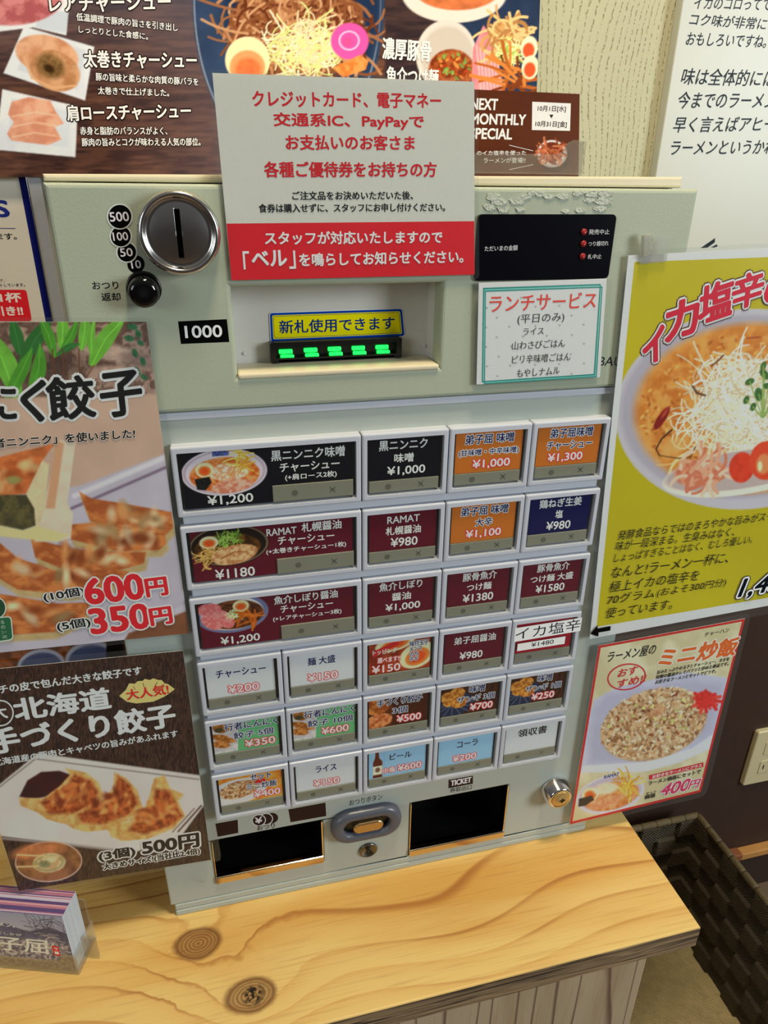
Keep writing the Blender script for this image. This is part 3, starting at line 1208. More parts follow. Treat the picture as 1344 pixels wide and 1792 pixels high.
pr = Print(0, (190, 192, 186))
BR = (46, 36, 34)
pr.poly([(376.5, 1441.5), (416, 1434.5), (417, 1457.5), (381, 1464.5)], BR)
pr.build('cover_sticker', PAPER, tm)
pr = Print(0, (190, 192, 186))
pr.poly([(504.5, 1416.5), (569.5, 1404.5), (571, 1428), (508.5, 1439)], BR)
pr.build('cover_sticker', PAPER, tm)
pr = Print(0, (190, 192, 186))
for k, (dx, dy) in enumerate(((23, -4), (12.5, -2.2), (0, 0))):
    if k:
        pr.ellipse(453 + dx, 1435.5 + dy, 12.4, 10.4, (178, 182, 176), -8)
    pr.ellipse(453 + dx, 1435.5 + dy, 10.8, 9, BR, -8)
pr.text('¥', (447, 1441.5), (459, 1439.3), 10.5, (190, 190, 184), bold=0.03)
pr.text('おつり', (450.5, 1453.5), (481, 1448), 8.8, BR, bold=0.01)
pr.build('change_lettering', PAPER, tm)
pr = Print(0, (190, 192, 186))
pr.text('おつりボタン', (611.5, 1410), (669, 1398.5), 9.5, BR, bold=0.01)
pr.build('button_lettering', PAPER, tm)
pr = Print(0, (190, 192, 186))
z_ = []
for k in range(7):
    z_ += [(784.2 + 1.2 * (k % 2), 1365 + 2.1 * k)]
pr.poly([(827.6, 1357.4), (827.6, 1371.4)] + [(785, 1379.5)] + z_[::-1], BR)
pr.text('TICKET', (789, 1375.3), (824, 1368.7), 9, (196, 192, 186), bold=0.05)
pr.text('券取出口', (787, 1387.5), (825, 1381), 8.2, BR, bold=0.01)
pr.build('ticket_lettering', PAPER, tm)
pr = Print(0, (190, 192, 186))
for k in range(5):
    pr.band([(334 + 4 * k, 1540 + k), (338 + 3.5 * k, 1533 + 3 * k), (341 + 5 * k, 1548 - 2 * k)], 0.35, (150, 142, 132))
pr.build('sticker_residue', PAPER, tm)

# ---------------------------------------------------------------- menu buttons
U = 0.00053
BD = 0.008
strip_m = mat('olive indicator strip', (142, 140, 122), 0.35)
mark_m = mat('grey indicator mark', (104, 104, 92), 0.4)
cover_m = film_mat('clear key cover', 0.006, gloss=0.03, rough=0.06)
BK, MAR, ORG, NAV, WHT, LBL, GRN = (24, 27, 33), (88, 30, 42), (182, 104, 44), (28, 30, 72), (196, 200, 204), (140, 182, 214), (98, 168, 116)
INK, CRM, RED = (26, 32, 84), (218, 214, 208), (206, 62, 66)


def bowl(p, cx, cy, rx, ry, soup=(190, 90, 40), rim=(205, 196, 206)):
    p.ell(cx, cy, rx, ry, 0, rim, 1.2)
    p.oring(cx, cy, rx * 0.93, ry * 0.9, 0, 2.0, (160, 140, 160), alpha=0.6)
    p.ellm(cx, cy + ry * 0.1, rx * 0.82, ry * 0.75, 0, soup, (225, 150, 90), 5)


def pic_miso(p):
    bowl(p, 55, 30, 52, 31)
    p.poly([(42, 0), (62, 0), (62, 8), (42, 8)], (70, 85, 140), tex=0.5, ts=3)
    p.ellm(60, 30, 24, 12, 0, (230, 215, 195), (205, 150, 110), 3)
    p.strands(30, 74, 14, 6, 14, 16, 1.6, [(226, 180, 70), (240, 205, 110), (200, 150, 50)], 0.1, seed=5)
    p.egg(31, 25, 11, 10)
    p.poly([(18, 36), (36, 34), (38, 42), (30, 52), (20, 50)], (34, 36, 34), tex=0.3, ts=2)
    p.ellm(62, 49, 26, 9, -5, (226, 176, 150), (196, 120, 96), 4)


def pic_shoyu(p):
    p.ell(52, 26, 51, 30, 0, (38, 30, 24))
    p.oring(52, 26, 49, 28, 0, 1.5, (120, 100, 80))
    p.ellm(50, 30, 42, 22, 0, (110, 70, 34), (60, 40, 22), 5)
    p.strands(40, 25, 38, 14, 10, 16, 1.5, [(206, 170, 100), (180, 140, 70)], 0.5, seed=2)
    p.strands(60, 52, 16, 13, 9, 10, 1.2, [(130, 176, 70), (160, 200, 96), (84, 130, 50)], 0.4, seed=3)
    p.ellm(58, 40, 30, 14, -8, (214, 176, 130), (176, 120, 76), 5)
    p.line([(40, 44), (58, 36), (74, 38)], 1.6, (150, 92, 54))
    p.egg(27, 19, 12, 9)


def pic_gyokai(p):
    p.ell(48, 24, 48, 30, 0, (210, 208, 214))
    p.oring(48, 24, 45, 28, 0, 4, (60, 70, 120), alpha=0.7)
    p.ellm(50, 26, 40, 23, 0, (120, 70, 40), (70, 40, 28), 5)
    for k, (x, y) in enumerate(((18, 14), (28, 24), (20, 34), (38, 32))):
        p.ellm(x, y, 16, 10, 20 * k, (228, 140, 136), (204, 104, 104), 4)
    p.strands(30, 50, 24, 10, 8, 8, 1.2, [(214, 224, 170), (170, 200, 110)], 0.4, seed=4)
    p.strands(24, 68, 34, 14, 10, 16, 2.6, [(206, 112, 44), (180, 90, 34)], 0.1, seed=6)
    p.egg(60, 13, 11, 9)


def pic_gyoza(p):
    p.polym([(0, 0), (42, 0), (36, 56), (0, 56)], (206, 200, 200), (180, 176, 180), 8)
    for k, (x, y, rx, ry) in enumerate(((16, 10, 12, 9), (12, 26, 14, 5), (20, 33, 15, 5), (12, 40, 14, 6))):
        p.ellm(x, y, rx, ry, 18, (196, 130, 66), (140, 84, 40), 4)
    p.ell(12, 13, 6, 4, 0, (70, 66, 40))


def pic_topping(p):
    p.polym([(0, 0), (100, 0), (100, 56), (0, 56)], (120, 44, 30), (160, 70, 40), 14)
    p.egg(42, 6, 30, 13, -10)
    p.egg(76, 32, 28, 22, -25)
    p.poly([(8, 16), (46, 0), (48, 8), (10, 26)], (190, 44, 44))


def pic_handmade(p):
    p.two((70, 36, 24), (104, 54, 34), 10, 0.4)
    p.ellm(14, 16, 20, 15, 10, (206, 132, 64), (150, 74, 34), 5)
    p.ellm(18, 44, 22, 14, -10, (214, 142, 90), (168, 84, 44), 5)


def pic_zangi(p):
    p.two((76, 44, 26), (54, 32, 22), 9, 0.3)
    p.ell(22, 34, 34, 24, 0, (40, 48, 70))
    for k in range(9):
        p.line([(22, 34), (22 + 40 * math.cos(k * 0.4), 34 + 26 * math.sin(k * 0.4))], 1.2, (96, 104, 124))
    for x, y, r in ((14, 20, 13), (28, 14, 13), (32, 32, 14), (16, 30, 10)):
        p.ellm(x, y, r, r * 0.8, 0, (214, 150, 70), (160, 92, 36), 4)


def pic_rice(p):
    p.two((206, 120, 40), (230, 160, 70), 12)
    p.ell(28, 34, 46, 25, -8, (206, 204, 206))
    p.ellm(32, 30, 30, 17, -8, (176, 130, 90), (216, 184, 146), 2.2)
    p.grains(150, 32, 30, 29, 16, -8, 2, [(226, 196, 160), (176, 120, 76), (140, 90, 56)], seed=3)
    p.poly([(56, 18), (66, 12), (72, 20), (68, 28), (58, 26)], (200, 44, 36))


def pic_beer(p):
    p.fill((140, 182, 214), tex=0.06, ts=30)
    p.poly([(14, 2), (19, 2), (20, 16), (25, 24), (25, 56), (10, 56), (10, 24), (13, 16)], (96, 44, 24), 1)
    p.poly([(10, 32), (25, 32), (25, 50), (10, 50)], (214, 206, 186), 1)
    p.ell(17.5, 40, 4, 5, 0, (120, 90, 70))


YW, YR = (CRM, None), ((236, 222, 216), (RED, 1.2))
B = []   # row, column, card colour, lines(text,u0,u1,base,h,colour,outline), picture, words for the label


def small(bg, lines, price, pw=(27, 77), pc=YR, col=CRM, out=None, pic=None, words='', hs=(13, 12)):
    n = len(lines)
    base = {1: [24], 2: [17, 34]}[n] if hs is not None else None
    L_ = [(t, a, b_, base[i], hs[i], col, out) for i, (t, a, b_) in enumerate(lines)]
    if price:
        L_.append((price, pw[0], pw[1], 52, 13, pc[0], pc[1]))
    return bg, L_, pic, words


WO = ((214, 216, 222), 0.9)
BTN = {
    (0, 0): (BK, [('黒ニンニク味噌', 113, 206, 20, 14, CRM, None), ('チャーシュー', 123, 199, 36, 12, CRM, None), ('(+肩ロース2枚)', 129, 195, 48.5, 9.5, CRM, None), ('¥1,200', 31, 87, 74, 14, CRM, None)], pic_miso, 'wide black menu button with a ramen picture'),
    (1, 0): (MAR, [('RAMAT', 101, 140, 18, 10, CRM, None), ('札幌醤油', 147, 200, 17, 13, CRM, None), ('チャーシュー', 115, 190, 33, 12, CRM, None), ('(+太巻きチャーシュー1枚)', 99, 206, 46, 9, CRM, None), ('¥1180', 31, 82, 74, 14, CRM, None)], pic_shoyu, 'wide maroon menu button with a dark bowl picture'),
    (2, 0): (MAR, [('魚介しぼり醤油', 105, 193, 18, 13, CRM, None), ('チャーシュー', 113, 186, 33, 12, CRM, None), ('(+レアチャーシュー3枚)', 102, 198, 46, 9, CRM, None), ('¥1,200', 29, 82, 74, 14, CRM, None)], pic_gyokai, 'wide maroon menu button with pink pork slices in its picture'),
    (0, 2): small(BK, [('黒ニンニク', 16, 79), ('味噌', 36, 61)], '¥1,000', pc=YW, words='small black menu button'),
    (0, 3): small(ORG, [('弟子屈 味噌', 16, 83), ('(甘味噌・中辛味噌)', 8, 91)], '¥1,000', pw=(28, 80), col=INK, out=WO, words='orange button for sweet or medium miso', hs=(13, 10)),
    (0, 4): small(ORG, [('弟子屈味噌', 21, 83), ('チャーシュー', 18, 84)], '¥1,300', pw=(21, 72), col=INK, out=WO, words='orange button for miso pork'),
    (1, 2): small(MAR, [('RAMAT', 28, 72), ('札幌醤油', 26, 74)], '¥980', pw=(33, 70), pc=YW, words='maroon button for Sapporo soy', hs=(10, 12)),
    (1, 3): small(ORG, [('弟子屈 味噌', 16, 84), ('大辛', 38, 62)], '¥1,100', pw=(25, 76), col=INK, out=WO, words='orange button for very hot miso'),
    (1, 4): small(NAV, [('鶏ねぎ生姜', 17, 81), ('塩', 43, 54)], '¥980', pw=(31, 68), pc=YW, words='navy menu button'),
    (2, 2): small(MAR, [('魚介しぼり', 18, 79), ('醤油', 36, 63)], '¥1,000', pc=YW, words='maroon button for pressed fish soy'),
    (2, 3): small(MAR, [('豚骨魚介', 25, 76), ('つけ麺', 32, 69)], '¥1380', pw=(27, 73), pc=YW, words='maroon dipping noodle button'),
    (2, 4): small(MAR, [('豚骨魚介', 25, 76), ('つけ麺 大盛', 16, 84)], '¥1580', pw=(26, 72), pc=YW, words='maroon large dipping noodle button'),
    (3, 0): small(WHT, [('チャーシュー', 17, 84)], '¥200', pw=(31, 73), col=INK, words='white button for extra pork'),
    (3, 1): small(WHT, [('麺 大盛', 29, 68)], '¥150', pw=(28, 71), col=INK, words='white button for large noodles'),
    (3, 2): ((120, 44, 30), [('トッピング', 9, 45, 22, 9, CRM, None), ('選べます!!', 16, 50, 37, 9, CRM, (RED, 0.8)), ('¥150', 8, 50, 54, 13, CRM, (RED, 0.8)), ('味付玉子', 64, 92, 15, 9, INK, ((214, 216, 222), 0.7)), ('メンマ', 64, 82, 24, 8, INK, ((214, 216, 222), 0.7)), ('のり', 64, 77, 33, 8, INK, ((214, 216, 222), 0.7)), ('ネギ', 64, 77, 41, 8, INK, ((214, 216, 222), 0.7))], pic_topping, 'topping button with boiled eggs in its picture'),
    (3, 3): small(MAR, [('弟子屈醤油', 18, 83)], '¥980', pw=(28, 64), pc=YW, words='maroon button for plain soy'),
    (3, 4): ((150, 34, 46), [], None, 'button covered by a white paper label with black lettering'),
    (4, 0): small(GRN, [('行者にんにく', 20, 96), ('餃子 5個', 32, 88)], '¥350', pw=(47, 90), col=INK, out=WO, pic=pic_gyoza, words='green button for five dumplings'),
    (4, 1): small(GRN, [('行者にんにく', 20, 96), ('餃子 10個', 25, 92)], '¥600', pw=(45, 86), col=INK, out=WO, pic=pic_gyoza, words='green button for ten dumplings'),
    (4, 2): small((72, 38, 26), [('手づくり餃子', 16, 86), ('3個', 40, 63)], '¥500', pw=(47, 85), col=INK, out=WO, pic=pic_handmade, words='brown button for three dumplings'),
    (4, 3): small((72, 44, 28), [('味噌', 48, 73), ('ザンギ 3個', 29, 90)], '¥700', pw=(51, 88), col=INK, out=WO, pic=pic_zangi, words='brown button for three pieces of fried chicken'),
    (4, 4): small((72, 44, 28), [('味噌', 48, 73), ('ザンギ 1個', 29, 90)], '¥250', pw=(41, 80), col=INK, out=WO, pic=pic_zangi, words='brown button for one piece of fried chicken'),
    (5, 0): small((210, 124, 44), [('セット', 50, 80), ('ミニ炒飯', 43, 88)], '¥400', pw=(53, 92), col=INK, out=WO, pic=pic_rice, words='orange button with a fried rice picture'),
    (5, 1): small(WHT, [('ライス', 34, 66)], '¥150', pw=(30, 70), col=INK, words='white button for rice'),
    (5, 2): (LBL, [('ビール', 37, 72, 24, 12, (44, 40, 60), None), ('中瓶', 26, 46, 50, 11, (236, 222, 216), (RED, 1)), ('¥600', 50, 89, 50, 13, (236, 222, 216), (RED, 1.2))], pic_beer, 'blue button with a beer bottle picture'),
    (5, 3): small(LBL, [('コーラ', 34, 69)], '¥200', pw=(28, 68), col=(44, 40, 60), words='plain blue button for cola'),
    (5, 4): small(WHT, [('領収書', 25, 76)], None, col=(30, 30, 34), words='white button with bold black receipt lettering', hs=(16, 0)),
}
for (r, c), (bg, lines, picf, words) in BTN.items():
    wide = r < 3 and c == 0
    x0, x1 = X[c] + 0.0004, X[c + (2 if wide else 1)] - 0.0004
    z1 = Z[r]
    z0 = z1 - 0.0492
    mb = MB()
    wx0, wx1, wz1, wz0 = x0 + 0.0034, x1 - 0.0034, z1 - 0.0042, z0 + 0.0034
    o_ = rrect(x0, z0, x1, z1, 0.0012, 3)
    e_ = rrect(x0 + 0.0012, z0 + 0.0012, x1 - 0.0012, z1 - 0.0012, 0.0008, 3)
    i_ = rrect(wx0, wz0, wx1, wz1, 0.0006, 3)
    n = len(o_)
    vs = [(x, 0.0, z) for x, z in o_] + [(x, -BD + 0.0012, z) for x, z in o_] + [(x, -BD + 0.0003, z) for x, z in rrect(x0 + 0.0004, z0 + 0.0004, x1 - 0.0004, z1 - 0.0004, 0.001, 3)] + [(x, -BD, z) for x, z in e_] + [(x, -BD, z) for x, z in i_] + [(x, -0.002, z) for x, z in i_]
    fs = []
    for k in range(5):
        for i in range(n):
            j = (i + 1) % n
            fs.append((k * n + i, k * n + j, (k + 1) * n + j, (k + 1) * n + i))
    mb.add(vs, fs)
    vs2 = [(x, -0.002, z) for x, z in i_]
    mb.add(vs2, [tuple(range(n))], 1)
    fr = mb.build('menu_button', [white_m, black_m], tm)
    fr['label'] = words
    if wide:
        W_ = (wx1 - wx0) / U
        H_ = (wz1 - wz0) / U
    else:
        W_, H_ = 100.0, (wz1 - wz0) / ((wx1 - wx0) / 100)
    ku = (wx1 - wx0) / W_
    kv = (wz1 - wz0) / H_
    f = (lambda uv, y, a=wx0, b_=wz1, ku=ku, kv=kv: np.stack([a + uv[:, 0] * ku, np.full(len(uv), y), b_ - uv[:, 1] * kv], 1))
    m0 = 2.2 if not wide else 3
    pr = Print(-0.0056, (200, 202, 204), f)
    ch = H_ - 1 if not wide else H_ - 3
    m0 = 3.2 if not wide else 4
    cw = (m0, W_ - (4.2 if not wide else 5))
    sv = 56.5
    if wide:
        pr.poly([(m0, ch), (cw[1], ch), (cw[1], 1), (m0, 1)], bg)
    else:
        pr.poly([(m0, sv), (cw[1], sv), (cw[1], 0.6), (m0, 0.6)], bg)
    if picf:
        if wide:
            pp = Pic([(m0, 1), (108, 1), (108, 61), (m0, 61)], 0.7, bg)
        elif picf in (pic_gyoza,):
            pp = Pic([(m0, 0.6), (40, 0.6), (36, sv), (m0, sv)], 0.8, bg)
        elif picf in (pic_beer,):
            pp = Pic([(m0, 0.6), (30, 0.6), (30, sv), (m0, sv)], 0.8, bg)
        elif picf in (pic_handmade,):
            pp = Pic([(m0, 0.6), (40, 0.6), (40, sv), (m0, sv)], 0.8, bg)
        else:
            pp = Pic([(m0, 0.6), (cw[1], 0.6), (cw[1], sv), (m0, sv)], 0.8, bg)
        picf(pp)
        pr.pic(pp)
    for (t, a, b_, bs, h, col, out) in lines:
        pr.text(t, (a, bs), (b_, bs), h, col, bold=0.022, out=out)
    pr.build('printed_card', GLOSSP, fr)
    # indicator strip with its dot and cross
    mb = MB()
    s0, s1, t0, t1_ = (112, W_ - 4, 53, 75) if wide else (m0, W_ - 4.2, 57.2, H_ - 3.0)
    P = f(np.array([(s0, t1_), (s1, t0)]), 0)
    mb.box((P[0, 0], -0.0068 if wide else -0.0061, P[0, 2]), (P[1, 0], -0.0021, P[1, 2]), 0.0003)
    sy = (-0.0068 if wide else -0.0061)
    tcv = (t0 + t1_) / 2
    cd_ = f(np.array([(s0 + (s1 - s0) * 0.27, tcv + 0.5)]), sy)[0]
    mb.lathe([(0.0021, 0), (0.0021, 0.00015), (0, 0.00015)], (cd_[0], sy, cd_[2]), n=20, mi=1, smooth=False)
    cx_ = f(np.array([(s0 + (s1 - s0) * 0.74, tcv)]), sy)[0]
    for sg in (1, -1):
        d1, d2 = 0.0018, 0.00035
        a_ = [(cx_[0] - d1 - sg * 0 + d2 * k1, cx_[2] - sg * d1 + k2 * d2) for k1, k2 in ((0, 0),)]
        p0, p1 = (cx_[0] - d1, cx_[2] - sg * d1), (cx_[0] + d1, cx_[2] + sg * d1)
        nx_, nz_ = -sg * d2 * 0.7, d2 * 0.7
        mb.prism([(p0[0] - nx_, p0[1] - nz_), (p1[0] - nx_, p1[1] - nz_), (p1[0] + nx_, p1[1] + nz_), (p0[0] + nx_, p0[1] + nz_)], sy - 0.0002, sy, 1)
    mb.build('indicator_strip', [strip_m, mark_m], fr)
    mb = MB()
    mb.prism(rrect(wx0 + 0.0002, wz0 + 0.0002, wx1 - 0.0002, wz1 - 0.0002, 0.0005, 3), -0.0078, -0.0073, 0)
    mb.build('clear_cover', cover_m, fr)
    if (r, c) == (3, 4):
        g = (lambda uv, y, a=wx0, b_=wz1, ku=ku, kv=kv: np.stack([a + uv[:, 0] * ku, np.full(len(uv), y), b_ - uv[:, 1] * kv], 1))
        pr = Print(-BD - 0.0003, (200, 202, 204), g)
        pr.poly([(-3, 30), (107, 27), (107, 2.5), (-3, 5)], (214, 214, 212))
        pr.text('イカ塩辛', (-1, 27.5), (106, 24.5), 21, (20, 20, 22))
        pr.poly([(4, 48), (83, 47), (83, 33), (4, 34.5)], (214, 212, 210))
        pr.text('¥1480', (27, 44), (64, 43.4), 8, (40, 40, 44), bold=0.01)
        pr.build('paper_label', PAPER, fr)
# ledges under the keys and stained gaps
mb = MB()
for k in range(5):
    zz = Z[k] - 0.0492
    mb.box((X[0] + 0.003, -0.0052, Z[k + 1] + 0.0006), (X[5] - 0.003, 0, zz - 0.0006), 0.0007)
mb.build('key_ledge', white_m, tm)

# ================================================================== sheets, posters and cards
FILM = film_mat('laminating film', 0.012, gloss=0.025, rough=0.15)
ACR2 = film_mat('yellowed acrylic', 0.34, tint=(188, 166, 128), gloss=0.08, rough=0.12)
ACR = film_mat('clear acrylic', 0.10, tint=(220, 214, 200), gloss=0.12, rough=0.05)


def sheet(name, y, q, white, label, cat, group=None, film=None, fr=8, film_y=0.0011, shadow=(0, 0)):
    """a top-level sheet: paper body + print, optionally inside a laminating film"""
    P = hit(q, 1, y)
    mb = MB()
    c = [(p[0], p[2]) for p in P[::-1]]
    mb.prism(c, y, y + 0.00035)
    o = mb.build(name, mat('white paper', (226, 226, 222), 0.6, spec=0.2))
    tag(o, label, cat, group)
    if film is not None:
        F = hit(rpoly(film, fr), 1, y - film_y)
        mb = MB()
        mb.prism([(p[0], p[2]) for p in F[::-1]], y - film_y, y - film_y + 0.0002)
        mb.build('laminate', FILM, o)
    return o, Print(y - 0.00002, white)


# ---- ramen banner on the wall
BY = WALL_Y - 0.0165
bq = [(-150, -170), (951, -150), (934, 300), (-150, 312)]
ban, pr = sheet('ramen_banner', BY, bq, (205, 208, 204), 'large dark ramen and sliced pork banner on wall above the machine', 'poster')
p = Pic(bq, 1.7, (70, 52, 46))
p.two((58, 44, 42), (96, 68, 56), 5, 7.0).two((58, 44, 42), (104, 74, 60), 22, 3.0, alpha=0.4)
i = p._w(-200, -200, 420, 150)
p._paint(i, np.clip((170 - p.Y[i]) / 260, 0, 1), (92, 98, 116), alpha=0.55)
i = p._w(180, -200, 420, 330)
p._paint(i, np.clip((p.X[i] - 180) / 200, 0, 1), (104, 100, 112), alpha=0.4)
# blue bowl of brown noodles
p.ell(505, 0, 168, 285, 0, (52, 68, 94), 4, tex=0.12, ts=30)
p.oring(503, 0, 163, 280, 0, 2.5, (150, 160, 172), 2, alpha=0.8)
p.ell(530, 0, 136, 210, 0, (38, 52, 76), 18)
p.ellm(520, 50, 118, 95, 0, (84, 48, 36), (138, 86, 56), 12, 6)
p.strands(260, 520, 50, 105, 78, 85, 5, [(150, 100, 66), (178, 128, 88), (126, 78, 50), (190, 146, 106), (98, 54, 36)], 0.8, seed=11, f=2.5)
p.strands(190, 532, 84, 56, 44, 44, 2.6, [(216, 218, 150), (232, 230, 190), (198, 206, 130), (214, 200, 160)], 0.8, seed=12, f=1.5)
p.ell(433, 105, 39, 41, 0, (238, 218, 168), 2.5).ell(433, 118, 31, 30, 0, (232, 150, 98), 4).ell(434, 122, 22, 20, 0, (226, 112, 66), 8, tex=0.12, ts=7)
p.ell(612, 72, 33, 32, 0, (222, 84, 158), 3).oring(611, 71, 17, 16, 0, 3, (244, 180, 214), 2).ell(609, 73, 8, 8, 0, (214, 80, 140), 3)
p.polym([(582, 118), (630, 96), (645, 106), (640, 122), (600, 136)], (206, 116, 54), (228, 146, 80), 8, 2)
# right half: dark table, white bowls, pork
p.polym([(676, -180), (960, -180), (950, 320), (672, 320)], (52, 44, 46), (72, 56, 52), 8, 3, 5)
p.ell(880, 60, 100, 130, 0, (42, 54, 76), 4, tex=0.1, ts=20).oring(880, 60, 92, 122, 0, 3, (84, 96, 116), 3)
p.ell(795, -12, 92, 52, 0, (214, 206, 192), 2.5).ell(800, -20, 76, 38, 0, (196, 110, 66), 3, tex=0.2, ts=12)
p.ell(781, 97, 53, 62, 0, (206, 200, 188), 2.5).ell(783, 100, 46, 54, 0, (188, 180, 166), 6)
p.ellm(790, 122, 40, 36, 0, (116, 52, 30), (170, 92, 48), 7, 3)
p.grains(40, 792, 116, 30, 24, 0, 4, [(206, 130, 60), (150, 60, 30), (120, 150, 70)], seed=8)
p.poly([(828, 84), (846, 44), (858, 62), (868, 90), (884, 165), (824, 165)], (222, 134, 138), 2, tex=0.12, ts=14)
for k in range(7):
    p.line([(834 + 6 * k, 80 + 4 * k), (842 + 6 * k, 160)], 2.2, (238, 184, 178), 2)
p.ell(886, 62, 30, 26, 0, (196, 150, 92), 3)
p.strands(70, 886, 64, 28, 24, 40, 5, [(226, 186, 124), (196, 150, 90), (170, 122, 70)], 0.5, seed=21, f=1.5)
p.strands(60, 893, 92, 18, 18, 16, 2.4, [(196, 210, 110), (150, 182, 70), (224, 228, 160)], 0.5, seed=22)
p.strands(26, 900, 145, 22, 26, 60, 6, [(170, 92, 40), (200, 124, 58), (120, 60, 28)], 0.06, seed=23, f=1.5)
for x, y in ((926, 84), (928, 118)):
    p.ell(x, y, 15, 21, 8, (236, 220, 180), 2).ell(x - 1, y + 4, 10, 13, 8, (220, 84, 44), 3)
# pork plates
PL = (206, 212, 216)
p.poly([(-160, -40), (122, -40), (116, 62), (58, 48), (-160, 74)], PL, 2.5, tex=0.05, ts=40)
p.poly([(68, 20), (120, 20), (116, 58), (62, 48)], (186, 196, 202), 3)
p.ellm(30, 8, 78, 36, -6, (196, 126, 124), (160, 86, 88), 16, 4)
p.poly([(42, 46), (165, 82), (149, 176), (6, 128)], PL, 2.5, tex=0.05, ts=40)
p.poly([(60, 62), (150, 88), (136, 158), (30, 122)], (190, 198, 202), 4)
p.ellm(82, 96, 56, 34, 14, (208, 162, 126), (186, 130, 94), 22, 3).ellm(96, 124, 46, 34, 24, (196, 150, 110), (166, 116, 78), 20, 3)
p.ell(88, 116, 26, 20, 30, (120, 92, 58), 8, tex=0.25, ts=6).ell(86, 120, 10, 7, 30, (60, 46, 32), 5)
p.line([(42, 100), (56, 136), (92, 154), (132, 150)], 4, (206, 160, 116), 3)
p.poly([(4, 156), (136, 186), (132, 275), (-8, 262)], PL, 2.5, tex=0.05, ts=40)
p.poly([(20, 172), (124, 196), (120, 258), (12, 248)], (196, 204, 208), 4)
p.polym([(20, 178), (50, 170), (88, 176), (98, 196), (112, 216), (96, 222), (108, 244), (84, 254), (20, 246), (12, 234), (24, 214), (14, 200)], (218, 166, 136), (196, 134, 106), 24, 3)
for yy in (196, 214, 232):
    p.line([(22, yy + 8), (60, yy), (98, yy + 6)], 3, (230, 190, 160), 3, alpha=0.7)
pr.pic(p)
WT = (224, 224, 218)
for t, a, b_, h, sl in (('レアチャーシュー', (88, 22), (299, 18), 30, 0.12), ('太巻きチャーシュー', (149, 118), (344, 120), 30, 0.1), ('肩ロースチャーシュー', (119, 212), (334, 207), 28, 0.1)):
    pr.text(t, a, b_, h, WT, bold=0.03, out=((40, 32, 32), 2.2), slant=sl)
for t, a, b_, h in (('低温調理で豚肉の旨さを引き出し', (134, 36), (311, 55), 14), ('しっとりとした食感に。', (138, 57), (259, 70), 13), ('豚の旨味と柔らかな肉質の豚バラを', (168, 141), (347, 150), 14), ('太巻きで仕上げました。', (172, 165), (296, 169), 13.5), ('赤身と脂肪のバランスがよく、', (141, 236), (293, 236), 14.5), ('豚肉の旨みとコクが味わえる人気の部位。', (144, 256), (351, 255), 14.5)):
    pr.text(t, a, b_, h, WT, bold=0.02, out=((44, 36, 36), 1.2), slant=0.08)
pr.text('濃厚豚骨', (669, 103), (753, 108), 37, WT, bold=0.025)
pr.text('魚介つけ麺', (676, 146), (766, 151), 30, WT, bold=0.025)
pr.build('banner_print', PAPER, ban)

# ---- payment notice
sq = [(371.5, 127.5), (830, 143), (830.5, 480.5), (405, 490.5)]
SY = HY - 0.0018
sg, pr = sheet('notice_sheet', SY, sq, (207, 206, 200), 'laminated white and red payment notice standing above the bill slot', 'notice', film=[(362, 121), (836, 137), (839, 489), (399, 500)], fr=10)
pr.poly(sq, (197, 195, 180))
pr.poly([(396.3, 391.3), (830, 387), (830.5, 480.5), (405, 490.5)], (202, 36, 44))
R_ = (190, 38, 44)
for t, a, b_, h in (('クレジットカード、電子マネー', (443, 186.5), (771, 189.5), 27), ('交通系IC、PayPayで', (480, 224), (741, 227.5), 27), ('お支払いのお客さま', (501, 262), (725, 262.5), 26), ('各種ご優待券をお持ちの方', (463.5, 310), (763, 309.5), 27)):
    pr.text(t, a, b_, h, R_, bold=0.032)
pr.text('ご注文品をお決めいただいた後、', (512, 350), (722.5, 349), 15, (32, 32, 34), bold=0.025)
pr.text('食券は購入せずに、スタッフにお申し付けください。', (453.5, 372), (778.5, 369.5), 15, (32, 32, 34), bold=0.025)
pr.text('スタッフが対応いたしますので', (464.5, 428), (773, 425.5), 22.5, WT, bold=0.03)
pr.text('「', (427, 471), (437, 470.8), 31, WT, bold=0.02)
pr.text('ベル', (442, 466.5), (502, 464.5), 27, WT, bold=0.04)
pr.text('」', (507, 470), (517.5, 469.6), 31, WT, bold=0.02)
pr.text('を鳴らしてお知らせください。', (524.5, 466), (810, 459.5), 22.5, WT, bold=0.03)
pr.build('notice_print', PAPER, sg)

# ---- lunch card
lq = [(838, 495), (1062, 487.5), (1050, 660), (834, 673)]
lc_, pr = sheet('lunch_card', HY - 0.0030, lq, (204, 206, 204), 'small laminated lunch service card in double teal border below the black display', 'card', film=[(829, 494), (1071, 488), (1060, 671), (826, 683)], fr=5, film_y=0.0006)
pr.poly(lq, (206, 207, 204))
rr = random.Random(3)
for j in range(10):
    for k in range(5):
        u, v = 850 + 43 * k + 21 * (j % 2) + rr.uniform(-2, 2), 505 + 17 * j - 1.3 * k
        if u < 1045 - j:
            pr.ellipse(u, v, 2.0, 2.0, (172, 172, 168), l=3, n=10)
T1, T2 = (52, 134, 124), (120, 190, 180)
pr.band([(846.5, 505), (1050.5, 498), (1040, 655.5), (844, 668)], 2.2, T1, True, l=4)
pr.band([(849.5, 509.5), (1054, 502.5), (1043.5, 659), (848, 671.5)], 1.8, T1, True, l=5)
pr.band([(848, 507.3), (1052, 500), (1041.5, 657), (846, 669.8)], 2.0, T2, True, l=3.5)
pr.l = 6
pr.text('ランチサービス', (856, 546), (1041.5, 538.5), 29, (214, 74, 62), bold=0.012)
